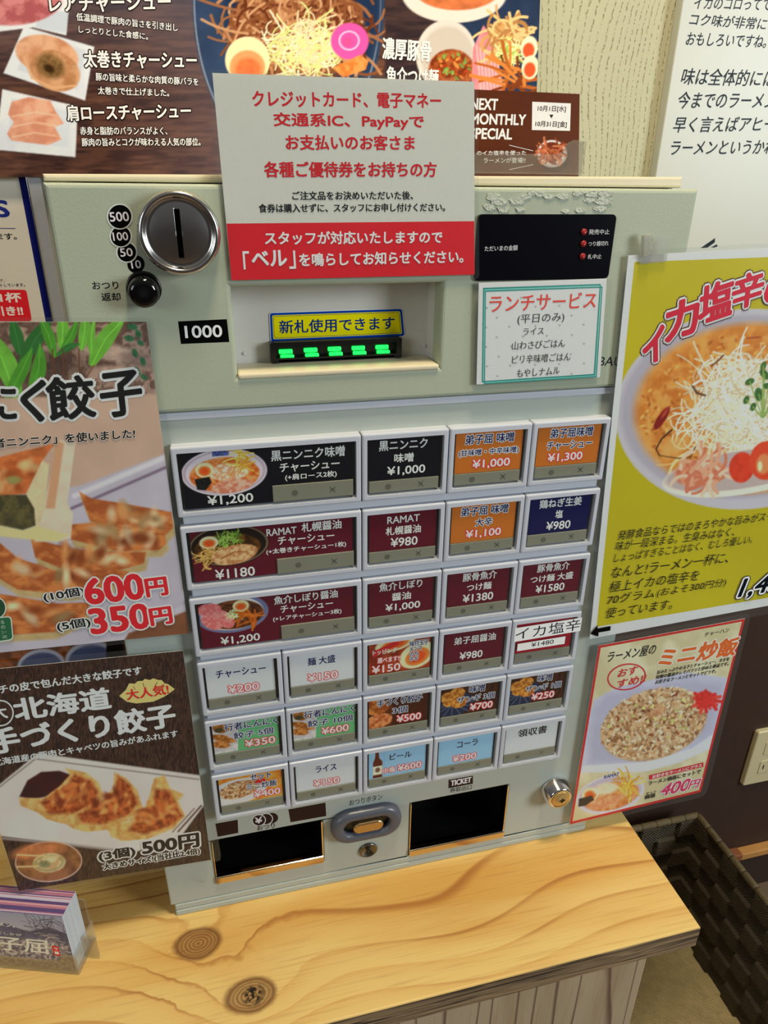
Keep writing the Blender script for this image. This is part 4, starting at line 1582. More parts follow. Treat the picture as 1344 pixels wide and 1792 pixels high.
for t, a, b_, h in (('(平日のみ)', (905, 569), (986.5, 564.5), 18), ('ライス', (915, 587), (951, 585), 12.5), ('山わさびごはん', (895.5, 612.5), (988, 607.5), 15), ('ピリ辛味噌ごはん', (895.5, 637), (997.5, 631), 15), ('もやしナムル', (904, 660.5), (978.5, 654.5), 14)):
    pr.text(t, a, b_, h, (62, 62, 62))
pr.build('card_print', PAPER, lc_)

# ---- handwritten board on the wall, right
WB = WALL_Y - 0.012
x0 = 0.3425
mb = MB()
mb.box((x0, WB, 0.33), (x0 + 0.45, WALL_Y - 0.0005, 0.93), 0.001)
wb = mb.build('sign_board', mat('white board laminate', (198, 198, 184), 0.35, spec=0.4, var=0.02))
tag(wb, 'tall white board with handwritten style black text on wall at right', 'sign')
pr = Print(WB - 0.0001, (206, 206, 198))
IK = (36, 40, 44)
for t, a, b_, h in (('イカのコロってて', (1213, 15), (1346, 18), 21), ('コク味が非常によ', (1205, 44), (1357, 54), 22), ('おもしろいですね。', (1199, 79), (1339, 84), 23), ('味は全体的には', (1190, 148), (1353, 152), 30), ('今までのラーメン', (1183, 190), (1353, 190), 30), ('早く言えばアヒー', (1176, 232), (1352, 230), 28), ('ラーメンというかね', (1171, 271), (1354, 269), 25)):
    pr.text(t, a, b_, h, IK, slant=0.16, bold=0.008)
pr.build('board_lettering', PAPER, wb)
pr = Print(WB - 0.0001, (206, 206, 198))
pr.poly([(1226, 434), (1251.5, 416.5), (1251, 424), (1238, 433.5)], IK).poly([(1244, 433), (1254.5, 427.5), (1256, 431), (1251, 433)], IK)
pr.build('arrow_mark', PAPER, wb)

# ---- yellow squid ramen poster
YY = -0.0062
tl, bl = (1099.6, 447), (1032, 1118)
tr, br = ext(tl, (1344, 434), YY, 0.207), ext(bl, (1344, 1060), YY, 0.207)
yq = [tl, tr, br, bl]
yp, pr = sheet('menu_poster', YY, yq, (200, 204, 212), 'yellow poster of squid ramen taped to right edge of the machine', 'poster', film=[(tl[0] - 8, tl[1] - 8), (tr[0] + 20, tr[1] - 9), (br[0] + 18, br[1] + 12), (bl[0] - 9, bl[1] + 13)], fr=9, film_y=0.0009)
pr.poly(yq, (200, 204, 212))
iq = [(1110.4, 458.5), ext((1110.4, 458.5), (1344, 450), YY, 0.197), ext((1044, 1097), (1344, 1046), YY, 0.197), (1044, 1097)]
p = Pic(iq, 1.6, (178, 167, 30))
p.fill((178, 167, 30), tex=0.04, ts=120)
p.ell(1304, 716, 228, 175, -6, (184, 182, 198), 2.5)
p.ell(1300, 712, 214, 160, -6, (166, 162, 182), 8)
p.ellm(1312, 714, 202, 148, -6, (196, 124, 50), (214, 152, 76), 40, 14)
p.ellm(1312, 716, 190, 138, -6, (186, 104, 38), (216, 158, 84), 16, 20, alpha=0.7)
i, d = p._ell(1312, 716, 195, 142, -6, 10)
p.grains(500, 1300, 716, 180, 130, -6, 3.4, [(206, 142, 62), (222, 172, 98), (170, 92, 32), (190, 116, 46)], seed=31, f=3)
p.strands(60, 1290, 790, 90, 26, 60, 4, [(222, 180, 120), (196, 140, 76), (236, 204, 150)], 0.25, seed=32, f=2)
p.ell(1300, 705, 60, 70, 20, (206, 190, 160), 26, alpha=0.8)
p.strands(260, 1288, 712, 62, 66, 80, 2.6, [(232, 228, 214), (216, 208, 186), (240, 238, 228), (196, 180, 150)], 0.75, seed=33, f=1.2)
p.strands(40, 1250, 740, 50, 50, 60, 2.6, [(236, 232, 220), (222, 210, 188)], 0.6, seed=34, f=1.2)
for x, y, r in ((1312, 668, 9), (1328, 690, 12), (1306, 700, 8), (1338, 655, 11), (1345, 676, 10), (1318, 712, 8), (1352, 700, 12), (1336, 640, 8), (1365, 660, 12), (1375, 690, 10)):
    p.ell(x, y, r, r * 0.6, r * 37 % 180, (64, 104, 54), 1.5, tex=0.2, ts=4)
    p.line([(x, y), (1325 + r, 730)], 2.2, (130, 160, 84), 1.5)
p.ell(1158, 732, 7, 24, 34, (128, 30, 26), 2, tex=0.25, ts=5).ell(1163, 724, 2.5, 10, 34, (170, 70, 50), 2)
p.line([(1176, 752), (1158, 768), (1148, 786), (1154, 797)], 3, (70, 44, 26), 1.5).line([(1154, 797), (1186, 802), (1208, 800), (1217, 782)], 2.2, (96, 60, 32), 1.5)
p.ell(1180, 780, 26, 16, -20, (222, 176, 108), 10, alpha=0.6)
p.line([(1212, 676), (1220, 688), (1234, 692)], 4, (92, 64, 44), 2).line([(1246, 640), (1258, 630), (1266, 622)], 3, (110, 70, 44), 2).line([(1308, 592), (1330, 590)], 3, (160, 80, 44), 2)
p.ell(1300, 826, 142, 39, -9, (226, 218, 206), 2).ell(1298, 822, 136, 33, -9, (178, 164, 166), 3)
p.ellm(1226, 828, 46, 24, -6, (214, 144, 114), (186, 106, 80), 9, 4)
p.strands(36, 1224, 826, 40, 20, 40, 6, [(222, 158, 132), (236, 190, 170), (196, 116, 90)], 0.3, seed=35, f=2.5)
p.ell(1298, 818, 22, 27, 12, (206, 62, 38), 2.5, tex=0.12, ts=8).ell(1340, 806, 28, 34, 10, (214, 70, 42), 2.5, tex=0.1, ts=8).ell(1336, 812, 13, 18, 10, (232, 130, 84), 4)
p.ell(1330, 816, 4, 9, 0, (240, 214, 170), 2)
pr.pic(p)
RD, BRN = (192, 36, 60), (92, 60, 44)
chs = (('イ', (1126, 640), (1161, 626), 60), ('カ', (1164, 599), (1219, 580), 66), ('塩', (1222, 568), (1278, 549), 66), ('辛', (1279, 545), (1331, 528), 60), ('の', (1335, 536), (1385, 520), 52))
for ow, oc in ((5.6, BRN), (3.2, (224, 222, 222))):
    for t, a, b_, h in chs:
        pr.text(t, a, b_, h, oc, bold=0.04, out=(oc, ow), slant=0.12)
for t, a, b_, h in chs:
    pr.text(t, a, b_, h, RD, bold=0.04, slant=0.12)
TX = (34, 34, 26)
for t, a, b_, h in (('発酵食品ならではのまろやかな旨みがスー', (1079, 945), (1350, 910), 17), ('味が一段深まる。生臭みはなく、', (1075, 964), (1283, 937.5), 17), ('しょっぱすぎることはなく、むしろ優しい。', (1072.5, 984), (1314, 950), 16), ('なんと!ラーメン一杯に、', (1067, 1012), (1272, 984.5), 21), ('極上イカの塩辛を', (1063.5, 1037), (1220, 1015), 20), ('70グラム', (1060, 1058), (1143, 1045), 17), ('(およそ300円分)', (1147, 1046), (1267, 1027), 17), ('使っています。', (1057, 1082), (1174, 1065), 19)):
    pr.text(t, a, b_, h, TX, slant=0.12)
pr.text('1,480', (1288, 1049), (1384, 1031), 37, (28, 32, 40), bold=0.03, out=[((30, 36, 44), 4.6), ((222, 224, 226), 3)], slant=0.2)
pr.poly([(1033, 1109), (1046, 1094), (1046, 1100), (1069, 1095.5), (1068, 1103.5), (1047.5, 1107), (1047, 1114)], (24, 24, 20))
pr.build('poster_print', PAPER, yp)
mb = MB()
TP = hit([(1119, 462), (1166, 458), (1171, 418), (1150, 413), (1140, 425), (1132, 407), (1122, 410)], 1, YY - 0.0012)
mb.prism([(q[0], q[2]) for q in TP], YY - 0.0016, YY - 0.0012)
mb.prism([(q[0], q[2]) for q in hit([(1124, 452), (1143, 446), (1141, 408), (1126, 412)], 1, YY - 0.0035)], YY - 0.0038, YY - 0.0017, 0, 0.0008)
mb.build('adhesive_tape', film_mat('sticky tape', 0.22, tint=(226, 222, 200), gloss=0.2, rough=0.2), yp)

# ---- fried rice poster
RY = -0.0052
rq = [(1047.7, 1130), (1304, 1082.5), (1226.5, 1386), (996.8, 1443)]
rp, pr = sheet('menu_poster', RY, rq, (204, 202, 200), 'small red bordered fried rice poster taped below the yellow one', 'poster', film=[(1040, 1122), (1315.5, 1071.5), (1236, 1393), (992, 1452)], fr=14)
pr.poly(rq, (186, 44, 42))
p = Pic(inset(rq, 4.5), 1.3, (204, 196, 160))
p.two((212, 204, 172), (192, 178, 136), 30, alpha=0.8)
p.poly([(1028, 1262), (1040, 1224), (1080, 1203), (1200, 1176), (1272, 1186), (1270, 1240), (1252, 1300), (1200, 1328), (1130, 1346), (1014, 1348)], (188, 186, 204), 3, tex=0.06, ts=30)
p.poly([(1040, 1240), (1060, 1215), (1200, 1190), (1262, 1200), (1246, 1280), (1130, 1330), (1030, 1335)], (168, 164, 186), 14, alpha=0.7)
p.poly([(1020, 1340), (1130, 1333), (1210, 1310), (1255, 1280), (1262, 1264), (1258, 1290), (1240, 1312), (1190, 1334), (1130, 1350), (1018, 1352)], (206, 206, 220), 3)
p.ellm(1144, 1268, 96, 60, -18, (172, 134, 94), (206, 172, 132), 6, 3)
p.grains(1500, 1144, 1266, 94, 58, -18, 3.6, [(214, 184, 146), (226, 204, 174), (176, 132, 90), (150, 104, 66), (196, 156, 114), (206, 170, 128)], seed=41)
p.grains(60, 1140, 1262, 80, 46, -18, 3.2, [(140, 70, 36), (120, 66, 40), (190, 196, 110)], seed=42)
p.ellm(1150, 1246, 18, 7, -24, (178, 126, 86), (206, 158, 116), 5)
for k in range(16):
    a = k * 0.39
    rk = (1.0, 0.72, 0.9, 0.6, 0.84)[k % 5]
    p.line([(1236 + 5 * math.sin(3 * a), 1224), (1236 + 27 * rk * math.cos(a), 1224 + 21 * rk * math.sin(a) + 4)], 6, ((206, 48, 40), (226, 74, 60))[k % 2], 1.5)
p.ell(1234, 1224, 18, 15, 0, (208, 50, 42), 3, tex=0.2, ts=4)
p.ell(1068, 1390, 61, 33, -14, (204, 198, 206), 1.5).ell(1068, 1389, 56, 29, -14, (190, 176, 190), 2).ellm(1069, 1393, 50, 24, -14, (200, 116, 60), (222, 160, 106), 6, 2)
p.egg(1033, 1390, 15, 12, -10)
p.poly([(1013, 1398), (1036, 1392), (1040, 1400), (1024, 1410), (1012, 1412)], (52, 46, 40), 1.2, tex=0.3, ts=3)
p.ellm(1060, 1404, 32, 10, -12, (226, 164, 120), (206, 132, 90), 5)
p.strands(34, 1098, 1372, 10, 22, 22, 2.4, [(226, 176, 62), (238, 202, 100), (200, 144, 46)], 0.05, seed=43)
p.ell(1060, 1380, 22, 10, -12, (236, 220, 196), 4, alpha=0.8)
pr.pic(p)
pr.text('RAMAT', (1057, 1362.5), (1083, 1356.5), 5.5, (60, 72, 130), bold=0.05)
pr.text('ラーメン屋の', (1061, 1159.5), (1145, 1144.5), 18, (30, 28, 28), bold=0.02, slant=0.12)
pr.text('チャーハン', (1232, 1115), (1275, 1106), 8, (40, 36, 32), bold=0.02, slant=0.1)
pr.text('ミニ炒飯', (1150.5, 1168), (1284, 1146), 33, (206, 96, 40), bold=0.045, out=((222, 214, 196), 1.8), slant=0.1)
a_ = [(1096.5 + 33 * math.cos(t * 0.21) * math.cos(-0.2) - 22 * math.sin(t * 0.21) * math.sin(-0.2), 1184.5 + 33 * math.cos(t * 0.21) * math.sin(-0.2) + 22 * math.sin(t * 0.21) * math.cos(-0.2)) for t in range(30)]
pr.band(a_, 2.4, (192, 48, 52), True)
for t, a, b_, h in (('おす', (1080, 1185.5), (1113, 1178.5), 14), ('すめ!!', (1078, 1204.5), (1128, 1193), 14)):
    pr.text(t, a, b_, h, (192, 48, 52), bold=0.03, slant=0.15)
for t, a, b_, h in (('旨みたっぷりの玉子とチャーシュー、ネギを', (1149, 1180), (1275, 1156), 7), ('特製の醤油タレでパラリと炒めた絶品です。', (1147, 1188.5), (1274, 1164), 7), ('お好きなラーメンとセットでどうぞ。', (1146, 1197), (1252, 1177), 7)):
    pr.text(t, a, b_, h, (44, 40, 36), bold=0.025, slant=0.1)
pr.poly([(1135.7, 1357), (1231, 1334), (1231, 1342), (1136.5, 1364.6)], (192, 44, 52))
pr.text('お好きなラーメンにプラス', (1141, 1362), (1227, 1341.5), 6, (222, 216, 206), bold=0.03)
pr.text('ラーメン価格にセットで', (1134, 1374.5), (1225, 1353), 8, (44, 40, 36), bold=0.025)
pr.text('セット', (1130, 1390.5), (1148, 1386.5), 4.5, (44, 40, 36), bold=0.02)
pr.text('価格', (1127, 1398.5), (1146, 1394.5), 8, (44, 40, 36), bold=0.03)
pr.text('400', (1153, 1393.5), (1202, 1382), 21, (196, 52, 92), bold=0.04, out=((224, 210, 206), 1.3), slant=0.2)
pr.text('円', (1203, 1381), (1220, 1377), 15, (196, 52, 92), bold=0.04, out=((224, 210, 206), 1.3), slant=0.2)
pr.build('poster_print', PAPER, rp)

# ---- wild garlic dumpling poster, left
GY = -0.0046
tr, br = (256, 563), (331, 1108)
tl, bl = ext(tr, (0, 563.5), GY, 0.148), ext(br, (0, 1142), GY, 0.152)
gq = [tl, tr, br, bl]
gp, pr = sheet('menu_poster', GY, gq, (196, 198, 200), 'laminated poster of green leaves and fried dumplings on left of the buttons', 'poster', film=[(tl[0] - 14, tl[1] - 9), (268, 556), (345, 1110), (bl[0] - 10, bl[1] + 16)], fr=9)
p = Pic(gq, 1.7, (188, 158, 140))
p.two((100, 76, 64), (150, 118, 104), 9).two((88, 66, 58), (186, 156, 142), 16, lo=0.5, hi=0.62, alpha=0.6)
p.ell(200, 618, 60, 14, 8, (176, 150, 136), 8, tex=0.15).ell(250, 630, 40, 12, 10, (150, 122, 112), 6, tex=0.2).ell(200, 650, 46, 10, 0, (172, 142, 128), 8, tex=0.2)
p.ell(60, 640, 90, 26, 0, (60, 46, 40), 20, alpha=0.6)


def leaf(pts, w_, c1, c2):
    """a pointed leaf along a bent rib"""
    a, m, b_ = [np.array(q, float) for q in pts]
    L_, R_ = [], []
    for k in range(11):
        t = k / 10
        c = a * (1 - t) ** 2 + 2 * m * t * (1 - t) + b_ * t * t
        d = 2 * (m - a) * (1 - t) + 2 * (b_ - m) * t
        d /= np.hypot(*d)
        ww = w_ * math.sin(math.pi * min(1, t * 0.92 + 0.08)) ** 0.8
        L_.append(c + np.array([-d[1], d[0]]) * ww)
        R_.append(c - np.array([-d[1], d[0]]) * ww)
    p.poly(L_ + R_[::-1], c1, 2.0, tex=0.1, ts=14)
    p.line([a, (a + 2 * m + b_) / 4, b_], 1.6, c2, 1.5)


G1, G2, G3 = (74, 138, 44), (104, 168, 60), (48, 102, 48)
for pts, w_, c in ((((30, 700), (20, 620), (-60, 560)), 20, G2), (((-10, 690), (-30, 620), (-10, 560)), 14, G1), (((36, 640), (60, 590), (92, 556)), 14, G3), (((36, 620), (30, 590), (20, 556)), 12, G3), (((108, 612), (112, 580), (108, 540)), 11, G2), (((96, 625), (86, 580), (70, 556)), 10, G1), (((142, 612), (150, 580), (150, 540)), 10, G2), (((105, 618), (128, 590), (136, 556)), 8, G1), (((160, 640), (178, 590), (222, 552)), 15, G2), (((52, 690), (74, 650), (70, 602)), 13, G1), (((10, 700), (40, 650), (56, 610)), 12, G1), (((100, 622), (120, 604), (140, 602)), 6, G3), (((160, 618), (156, 590), (166, 556)), 7, G2)):
    leaf(pts, w_, c, tuple(int(v * 1.25) for v in c))
for x, y, r in ((232, 572, 9), (242, 584, 8), (226, 592, 9), (246, 600, 7), (236, 618, 8), (250, 632, 8), (240, 650, 8), (252, 660, 7)):
    p.ell(x, y, r, r * 0.6, r * 31 % 90, (58, 108, 70), 2.5, tex=0.2, ts=5)
for x in (110, 138, 92):
    p.line([(x, 612), (x + 1, 655)], 2.5, (100, 60, 46), 2)
p.line([(164, 640), (150, 662)], 2.5, (120, 76, 54), 2)
p.poly([(-180, 700), (275, 690), (300, 830), (-180, 900)], (190, 160, 142), 6, tex=0.06, ts=60)
p.poly([(-180, 900), (140, 850), (300, 790), (345, 1120), (-180, 1180)], (180, 174, 188), 5, tex=0.06, ts=60)
p.line([(120, 892), (290, 818)], 5, (120, 100, 124), 4).line([(130, 868), (300, 796)], 9, (206, 202, 214), 5)
p.poly([(-180, 1180), (190, 1118), (255, 1090), (330, 1054), (345, 1120), (345, 1160)], (188, 182, 196), 3)
p.poly([(225, 1108), (335, 1066), (345, 1150), (200, 1150)], (124, 78, 54), 4, tex=0.12, ts=20)
FRY, FRD, SKN = (198, 122, 66), (160, 84, 44), (206, 184, 140)
for pts in ([(138, 860), (160, 872), (232, 884), (300, 896), (303, 924), (286, 940), (230, 930), (158, 912)], [(118, 918), (170, 914), (230, 930), (288, 934), (292, 950), (280, 962), (210, 966), (124, 944)], [(52, 936), (72, 946), (130, 962), (220, 966), (256, 966), (252, 986), (200, 1000), (110, 996), (62, 976)], [(0, 950), (30, 976), (100, 1000), (200, 996), (226, 1000), (206, 1022), (120, 1040), (30, 1032), (-20, 1000)], [(-60, 1030), (30, 1044), (100, 1056), (158, 1054), (148, 1082), (96, 1106), (0, 1112), (-60, 1100)]):
    P2 = np.array(pts, float)
    p.poly(P2 + (4, 12), (182, 158, 112), 5, tex=0.1, ts=14)
    p.polym(P2, FRY, FRD, 10, 3, 2.0)
    c = P2.mean(0)
    p.grains(13, c[0], c[1], (P2[:, 0].max() - P2[:, 0].min()) * 0.36, 9, 8, 13, [(206, 140, 84), (214, 184, 146), (156, 124, 84), (140, 70, 36), (150, 78, 40)], seed=int(c[0]), f=9)
p.poly([(60, 948), (90, 830), (104, 770), (132, 775), (118, 880), (128, 900), (124, 942), (98, 948)], (208, 194, 172), 3, tex=0.06, ts=20)
p.poly([(80, 890), (98, 770), (112, 776), (96, 890)], (196, 150, 116), 4)
p.poly([(-60, 812), (0, 800), (30, 792), (96, 776), (74, 806), (46, 864), (0, 868), (-60, 864)], (190, 104, 56), 3, tex=0.2, ts=12)
p.grains(22, 20, 830, 46, 24, -10, 11, [(214, 140, 84), (158, 76, 36), (222, 170, 116), (176, 90, 44)], seed=51, f=8)
p.ell(24, 840, 13, 7, 0, (150, 140, 84), 5)
p.poly([(46, 864), (74, 806), (86, 812), (78, 890), (66, 930), (56, 904)], (206, 190, 152), 3, tex=0.08, ts=10)
p.polym([(-60, 862), (0, 866), (46, 866), (60, 890), (62, 920), (40, 928), (0, 920), (-60, 922)], (98, 88, 52), (66, 62, 42), 12, 3)
p.poly([(-60, 920), (0, 920), (40, 928), (64, 920), (120, 936), (100, 948), (50, 944), (-60, 932)], (206, 194, 140), 4)
pr.pic(p)
tch = (('に', (-14, 735), (28, 735), 62), ('く', (36, 735), (76, 737), 74), ('餃', (88, 736), (168, 728), 74), ('子', (182, 731), (250, 722), 76))
for t, a, b_, h in tch:
    pr.text(t, a, b_, h, (208, 208, 206), bold=0.03, out=((208, 208, 206), 4.5), slant=0.12)
for t, a, b_, h in tch:
    pr.text(t, a, b_, h, (18, 16, 16), bold=0.03, slant=0.12)
pr.text('「行者ニンニク」を使いました!', (-39, 786), (236, 766), 17, (24, 22, 22), bold=0.03, out=((200, 186, 176), 1.2), slant=0.12)
PW = (216, 206, 204)
for t, a, b_, h, c, w_ in (('(10個)', (79.5, 1054.5), (150, 1043), 18, (26, 24, 26), 1.8), ('600', (153.5, 1057), (253, 1046), 44, (200, 36, 46), 2.4), ('円', (258.5, 1044), (294, 1039.5), 31, (200, 36, 46), 2.2), ('(5個)', (103, 1106), (160, 1096.5), 18, (26, 24, 26), 1.8), ('350', (162.5, 1108.5), (263, 1097), 43, (200, 36, 46), 2.4), ('円', (266, 1094), (302, 1089), 29, (200, 36, 46), 2.2)):
    pr.text(t, a, b_, h, c, bold=0.05 if c[0] > 100 else 0.03, out=(PW, w_))
pr.ellipse(-6, 1064, 17, 19, (190, 206, 190)).ellipse(-6, 1064, 15, 17, (34, 70, 50))
pr.poly(rpoly([(-40, 1083), (20, 1078), (24, 1120), (-40, 1130)], 7), (190, 206, 190)).poly(rpoly([(-40, 1085), (18, 1080), (22, 1118), (-40, 1128)], 6), (40, 96, 66))
for k, t in enumerate(('る', 'の', 'ン・', '沢')):
    pr.text(t, (2 + k, 1091 + 8.6 * k), (8.5 + 1.6 * k, 1090.4 + 8.6 * k), 6, (180, 200, 184))
pr.build('poster_print', PAPER, gp)

# ---- Hokkaido dumpling poster, lower left
OY = -0.0056
tr, br, bl = (320, 1138.7), (369, 1504.8), (33, 1559)
tl = ext(tr, (0, 1170), OY, 0.152)
oq = [tl, tr, br, bl]
op, pr = sheet('menu_poster', OY, oq, (184, 186, 188), 'dark brown poster with three fried dumplings on a plate, hung low over the counter', 'poster', film=[(tl[0] - 12, tl[1] - 10), (330, 1128), (388, 1506), (28.5, 1568)], fr=9)
p = Pic(oq, 1.5, (48, 34, 30))
p.two((40, 28, 26), (70, 48, 38), 7, 0.22)
PLT = (192, 186, 182)
p.poly([(-90, 1425), (-10, 1380), (66, 1318), (352, 1357), (358, 1408), (318, 1462), (235, 1492), (-90, 1452)], PLT, 3, tex=0.05, ts=60)
p.line([(-60, 1424), (62, 1328), (348, 1364)], 2.5, (120, 108, 104), 2, alpha=0.8).line([(352, 1410), (312, 1455)], 3, (96, 76, 70), 2).line([(340, 1415), (302, 1456)], 2, (120, 100, 96), 2)
p.line([(-90, 1458), (120, 1478), (235, 1492)], 4, (150, 140, 138), 4)
p.poly([(34, 1394), (48, 1366), (72, 1351), (104, 1349), (124, 1356), (118, 1368), (90, 1392), (56, 1399)], (58, 16, 20), 3, tex=0.25, ts=20)
for sk, fr_ in (([(33, 1396), (48, 1396), (76, 1397), (104, 1376), (122, 1356), (114, 1344), (150, 1352), (172, 1368), (182, 1392), (176, 1412), (150, 1430), (112, 1442), (82, 1434), (66, 1422), (36, 1410)], [(70, 1404), (96, 1390), (120, 1372), (130, 1354), (160, 1366), (172, 1386), (168, 1404), (130, 1424), (86, 1424)]), ([(109, 1438), (120, 1428), (150, 1414), (180, 1400), (198, 1378), (200, 1352), (222, 1362), (240, 1382), (249, 1412), (232, 1432), (190, 1452), (150, 1456), (128, 1450)], [(136, 1424), (176, 1406), (200, 1388), (206, 1356), (228, 1374), (242, 1404), (226, 1426), (180, 1442), (144, 1440)]), ([(188, 1450), (200, 1442), (224, 1438), (252, 1418), (262, 1390), (270, 1362), (288, 1357), (298, 1380), (322, 1390), (312, 1402), (324, 1428), (304, 1450), (258, 1468), (214, 1472), (194, 1464)], [(232, 1442), (256, 1424), (268, 1398), (272, 1380), (296, 1384), (306, 1402), (320, 1428), (298, 1446), (252, 1460), (226, 1454)])):
    p.polym(sk, (206, 170, 106), (180, 136, 76), 9, 2.5)
    p.polym(fr_, (176, 92, 44), (128, 58, 30), 6, 7)
    c = np.array(fr_).mean(0)
    p.grains(46, c[0], c[1], 34, 18, -20, 6.5, [(200, 120, 60), (184, 98, 48), (116, 50, 28), (214, 150, 84), (150, 70, 36)], seed=int(c[0]), f=6)
p.ell(85, 1508, 59, 35.5, -3, (196, 168, 152), 1.2).ellm(85, 1508, 57, 33.5, -3, (150, 98, 60), (104, 66, 42), 16, 1.5)
p.ell(66, 1490, 44, 14, -8, (176, 106, 66), 8, tex=0.2, ts=9)
i0 = (86, 1510)
p.ellm(*i0, 29, 17, -6, (206, 188, 148), (182, 150, 104), 8, 3).oring(*i0, 24, 13, -6, 2.2, (150, 140, 90), 2).ell(78, 1512, 10, 6, 0, (120, 120, 84), 4, tex=0.3, ts=4)
p.line([(30, 1496), (102, 1499)], 3, (206, 172, 120), 1.5).line([(30, 1517), (66, 1516)], 3, (206, 172, 120), 1.5)
pr.pic(p)
W2 = (190, 194, 200)
pr.text('モチモチの皮で包んだ大きな餃子です', (-56, 1222), (248.5, 1180), 15.5, W2, bold=0.03)
pr.band([(1 + 22 * math.cos(t * 0.2618), 1248 + 22 * math.sin(t * 0.2618)) for t in range(24)], 2.4, W2, True)
pr.text('大', (-11, 1259), (14, 1256), 24, W2, bold=0.03)
pr.text('北海道', (29.5, 1260.5), (195, 1238.5), 38, W2, bold=0.04)
pr.text('手づくり餃子', (-14, 1320), (308, 1270), 43, W2, bold=0.04)
pr.text('北海道産の豚肉とキャベツの旨みがあふれます', (-10, 1341), (311.5, 1289), 13, W2, bold=0.025)
pr.poly([(208.5, 1218), (220, 1207.5), (226, 1196), (236, 1196.5), (241, 1192), (250, 1191.5), (253, 1188), (262, 1190), (268, 1187), (277, 1190), (283, 1190), (288, 1196), (294, 1197), (306, 1206), (297, 1213), (288, 1219), (268, 1228), (238, 1231), (222, 1228)], (200, 178, 112))
for a, b_ in (((233, 1201), (237, 1207)), ((250, 1195), (252, 1202)), ((275, 1194), (271, 1201)), ((287, 1197), (281, 1202))):
    pr.band([a, b_], 1, (80, 50, 30))
pr.text('大人気!', (223, 1225), (296, 1214), 18, (186, 38, 40), bold=0.03)
DK = (26, 20, 20)
pr.text('(3個)', (175, 1508.5), (237, 1498.5), 19, DK, bold=0.045, out=((192, 188, 186), 2.0))
pr.text('500円', (251, 1495.5), (348, 1480.5), 24, DK, bold=0.05, out=((192, 188, 186), 2.2))
pr.text('大きめサイズ!(当社比2.4倍)', (182, 1523.5), (350, 1494.5), 12.5, DK, bold=0.035, out=((192, 188, 186), 1.3))
pr.build('poster_print', PAPER, op)

# ---- bowl poster behind the machine, seen between the two dumpling posters
VY = WALL_Y - 0.0012
xr = H1(216, 1140, 1, VY)[0]
mb = MB()
mb.box((xr - 0.22, VY, 0.02), (xr, VY + 0.0005, 0.16))
vp = mb.build('wall_poster', mat('white paper'))
tag(vp, 'poster of blue bowls on wall, glimpsed between the two dumpling posters', 'poster')
vq = proj([(xr - 0.22, VY, 0.16), (xr, VY, 0.16), (xr, VY, 0.02), (xr - 0.22, VY, 0.02)])
pr = Print(VY - 0.00005, (200, 200, 200))
p = Pic(vq, 2, (96, 60, 40))
p.two((84, 52, 36), (128, 78, 50), 14)
p.ell(72, 1166, 42, 30, -8, (150, 164, 200), 2).ell(72, 1168, 37, 26, -8, (70, 82, 124), 3)
p.ell(158, 1152, 44, 30, -8, (150, 164, 200), 2).ell(158, 1155, 38, 26, -8, (70, 84, 128), 3)
p.poly([(186, 1100), (240, 1080), (240, 1240), (186, 1240)], (16, 15, 18), 3)
pr.pic(p)
pr.build('poster_print', PAPER, vp)

# ---- framed poster on the wall at far left
FY = WALL_Y - 0.014
fe = hit([(72, 306), (111, 558), (49, 310), (92, 557), (31, 310), (75, 557)], 1, FY)
fx1, fx0, fn = (fe[0, 0] + fe[1, 0]) / 2, (fe[2, 0] + fe[3, 0]) / 2, (fe[4, 0] + fe[5, 0]) / 2
mb = MB()
mb.ring(rrect(fx1 - 0.26, 0.30, fx1, 0.66, 0.002), rrect(fx1 - 0.26 + (fx1 - fx0), 0.30 + (fx1 - fx0), fx0, 0.66 - (fx1 - fx0), 0.001), FY, WALL_Y - 0.0005)
fp = mb.build('framed_poster', mat('silver frame', (176, 178, 184), 0.42, metal=0.35, var=0.05, vscale=90))
tag(fp, 'silver framed notice with a navy border on wall left of the machine', 'poster')
mb = MB()
mb.box((fx0 - 0.0012, FY - 0.001, 0.31), (fx0 + 0.0004, FY + 0.003, 0.65), 0.0004)
mb.build('frame_edge', chrome, fp)
pr = Print(FY + 0.006, (196, 190, 180))
x1p, x0p = fx0 - 0.0012, fx1 - 0.25
Q = lambda xa, za, xb, zb: proj([(xa, FY + 0.006, zb), (xb, FY + 0.006, zb), (xb, FY + 0.006, za), (xa, FY + 0.006, za)])
pr.poly(Q(x0p, 0.308, x1p, 0.652), (182, 190, 204)).poly(Q(x0p, 0.308, fx0 - (fx0 - fn) * 0.25, 0.652), (30, 32, 84)).poly(Q(x0p, 0.308, fn, 0.652), (186, 176, 158))
NV = (40, 46, 104)
pr.text('S', (-7, 379.5), (17.5, 379.5), 29, NV, bold=0.05)
pr.band([(-60, 399), (27, 400)], 1.4, NV)
pr.text('ます。', (-6, 419.5), (30, 419), 11, (46, 44, 46), bold=0.03)
pr.text('す。', (0, 493), (9, 493), 5, (60, 58, 58))
pr.text('ントしています。', (-7, 502), (44, 501), 5.5, (60, 58, 58), bold=0.02)
pr.poly(rpoly([(-60, 507), (46, 507), (56, 562), (-60, 562)], 6), (190, 40, 44))
pr.text('1杯', (2, 529), (38, 528.5), 17, (206, 190, 176), bold=0.05)
pr.text('引き!!', (-9, 553), (41, 551.5), 16.5, (206, 190, 176), bold=0.05)
pr.build('poster_print', PAPER, fp)

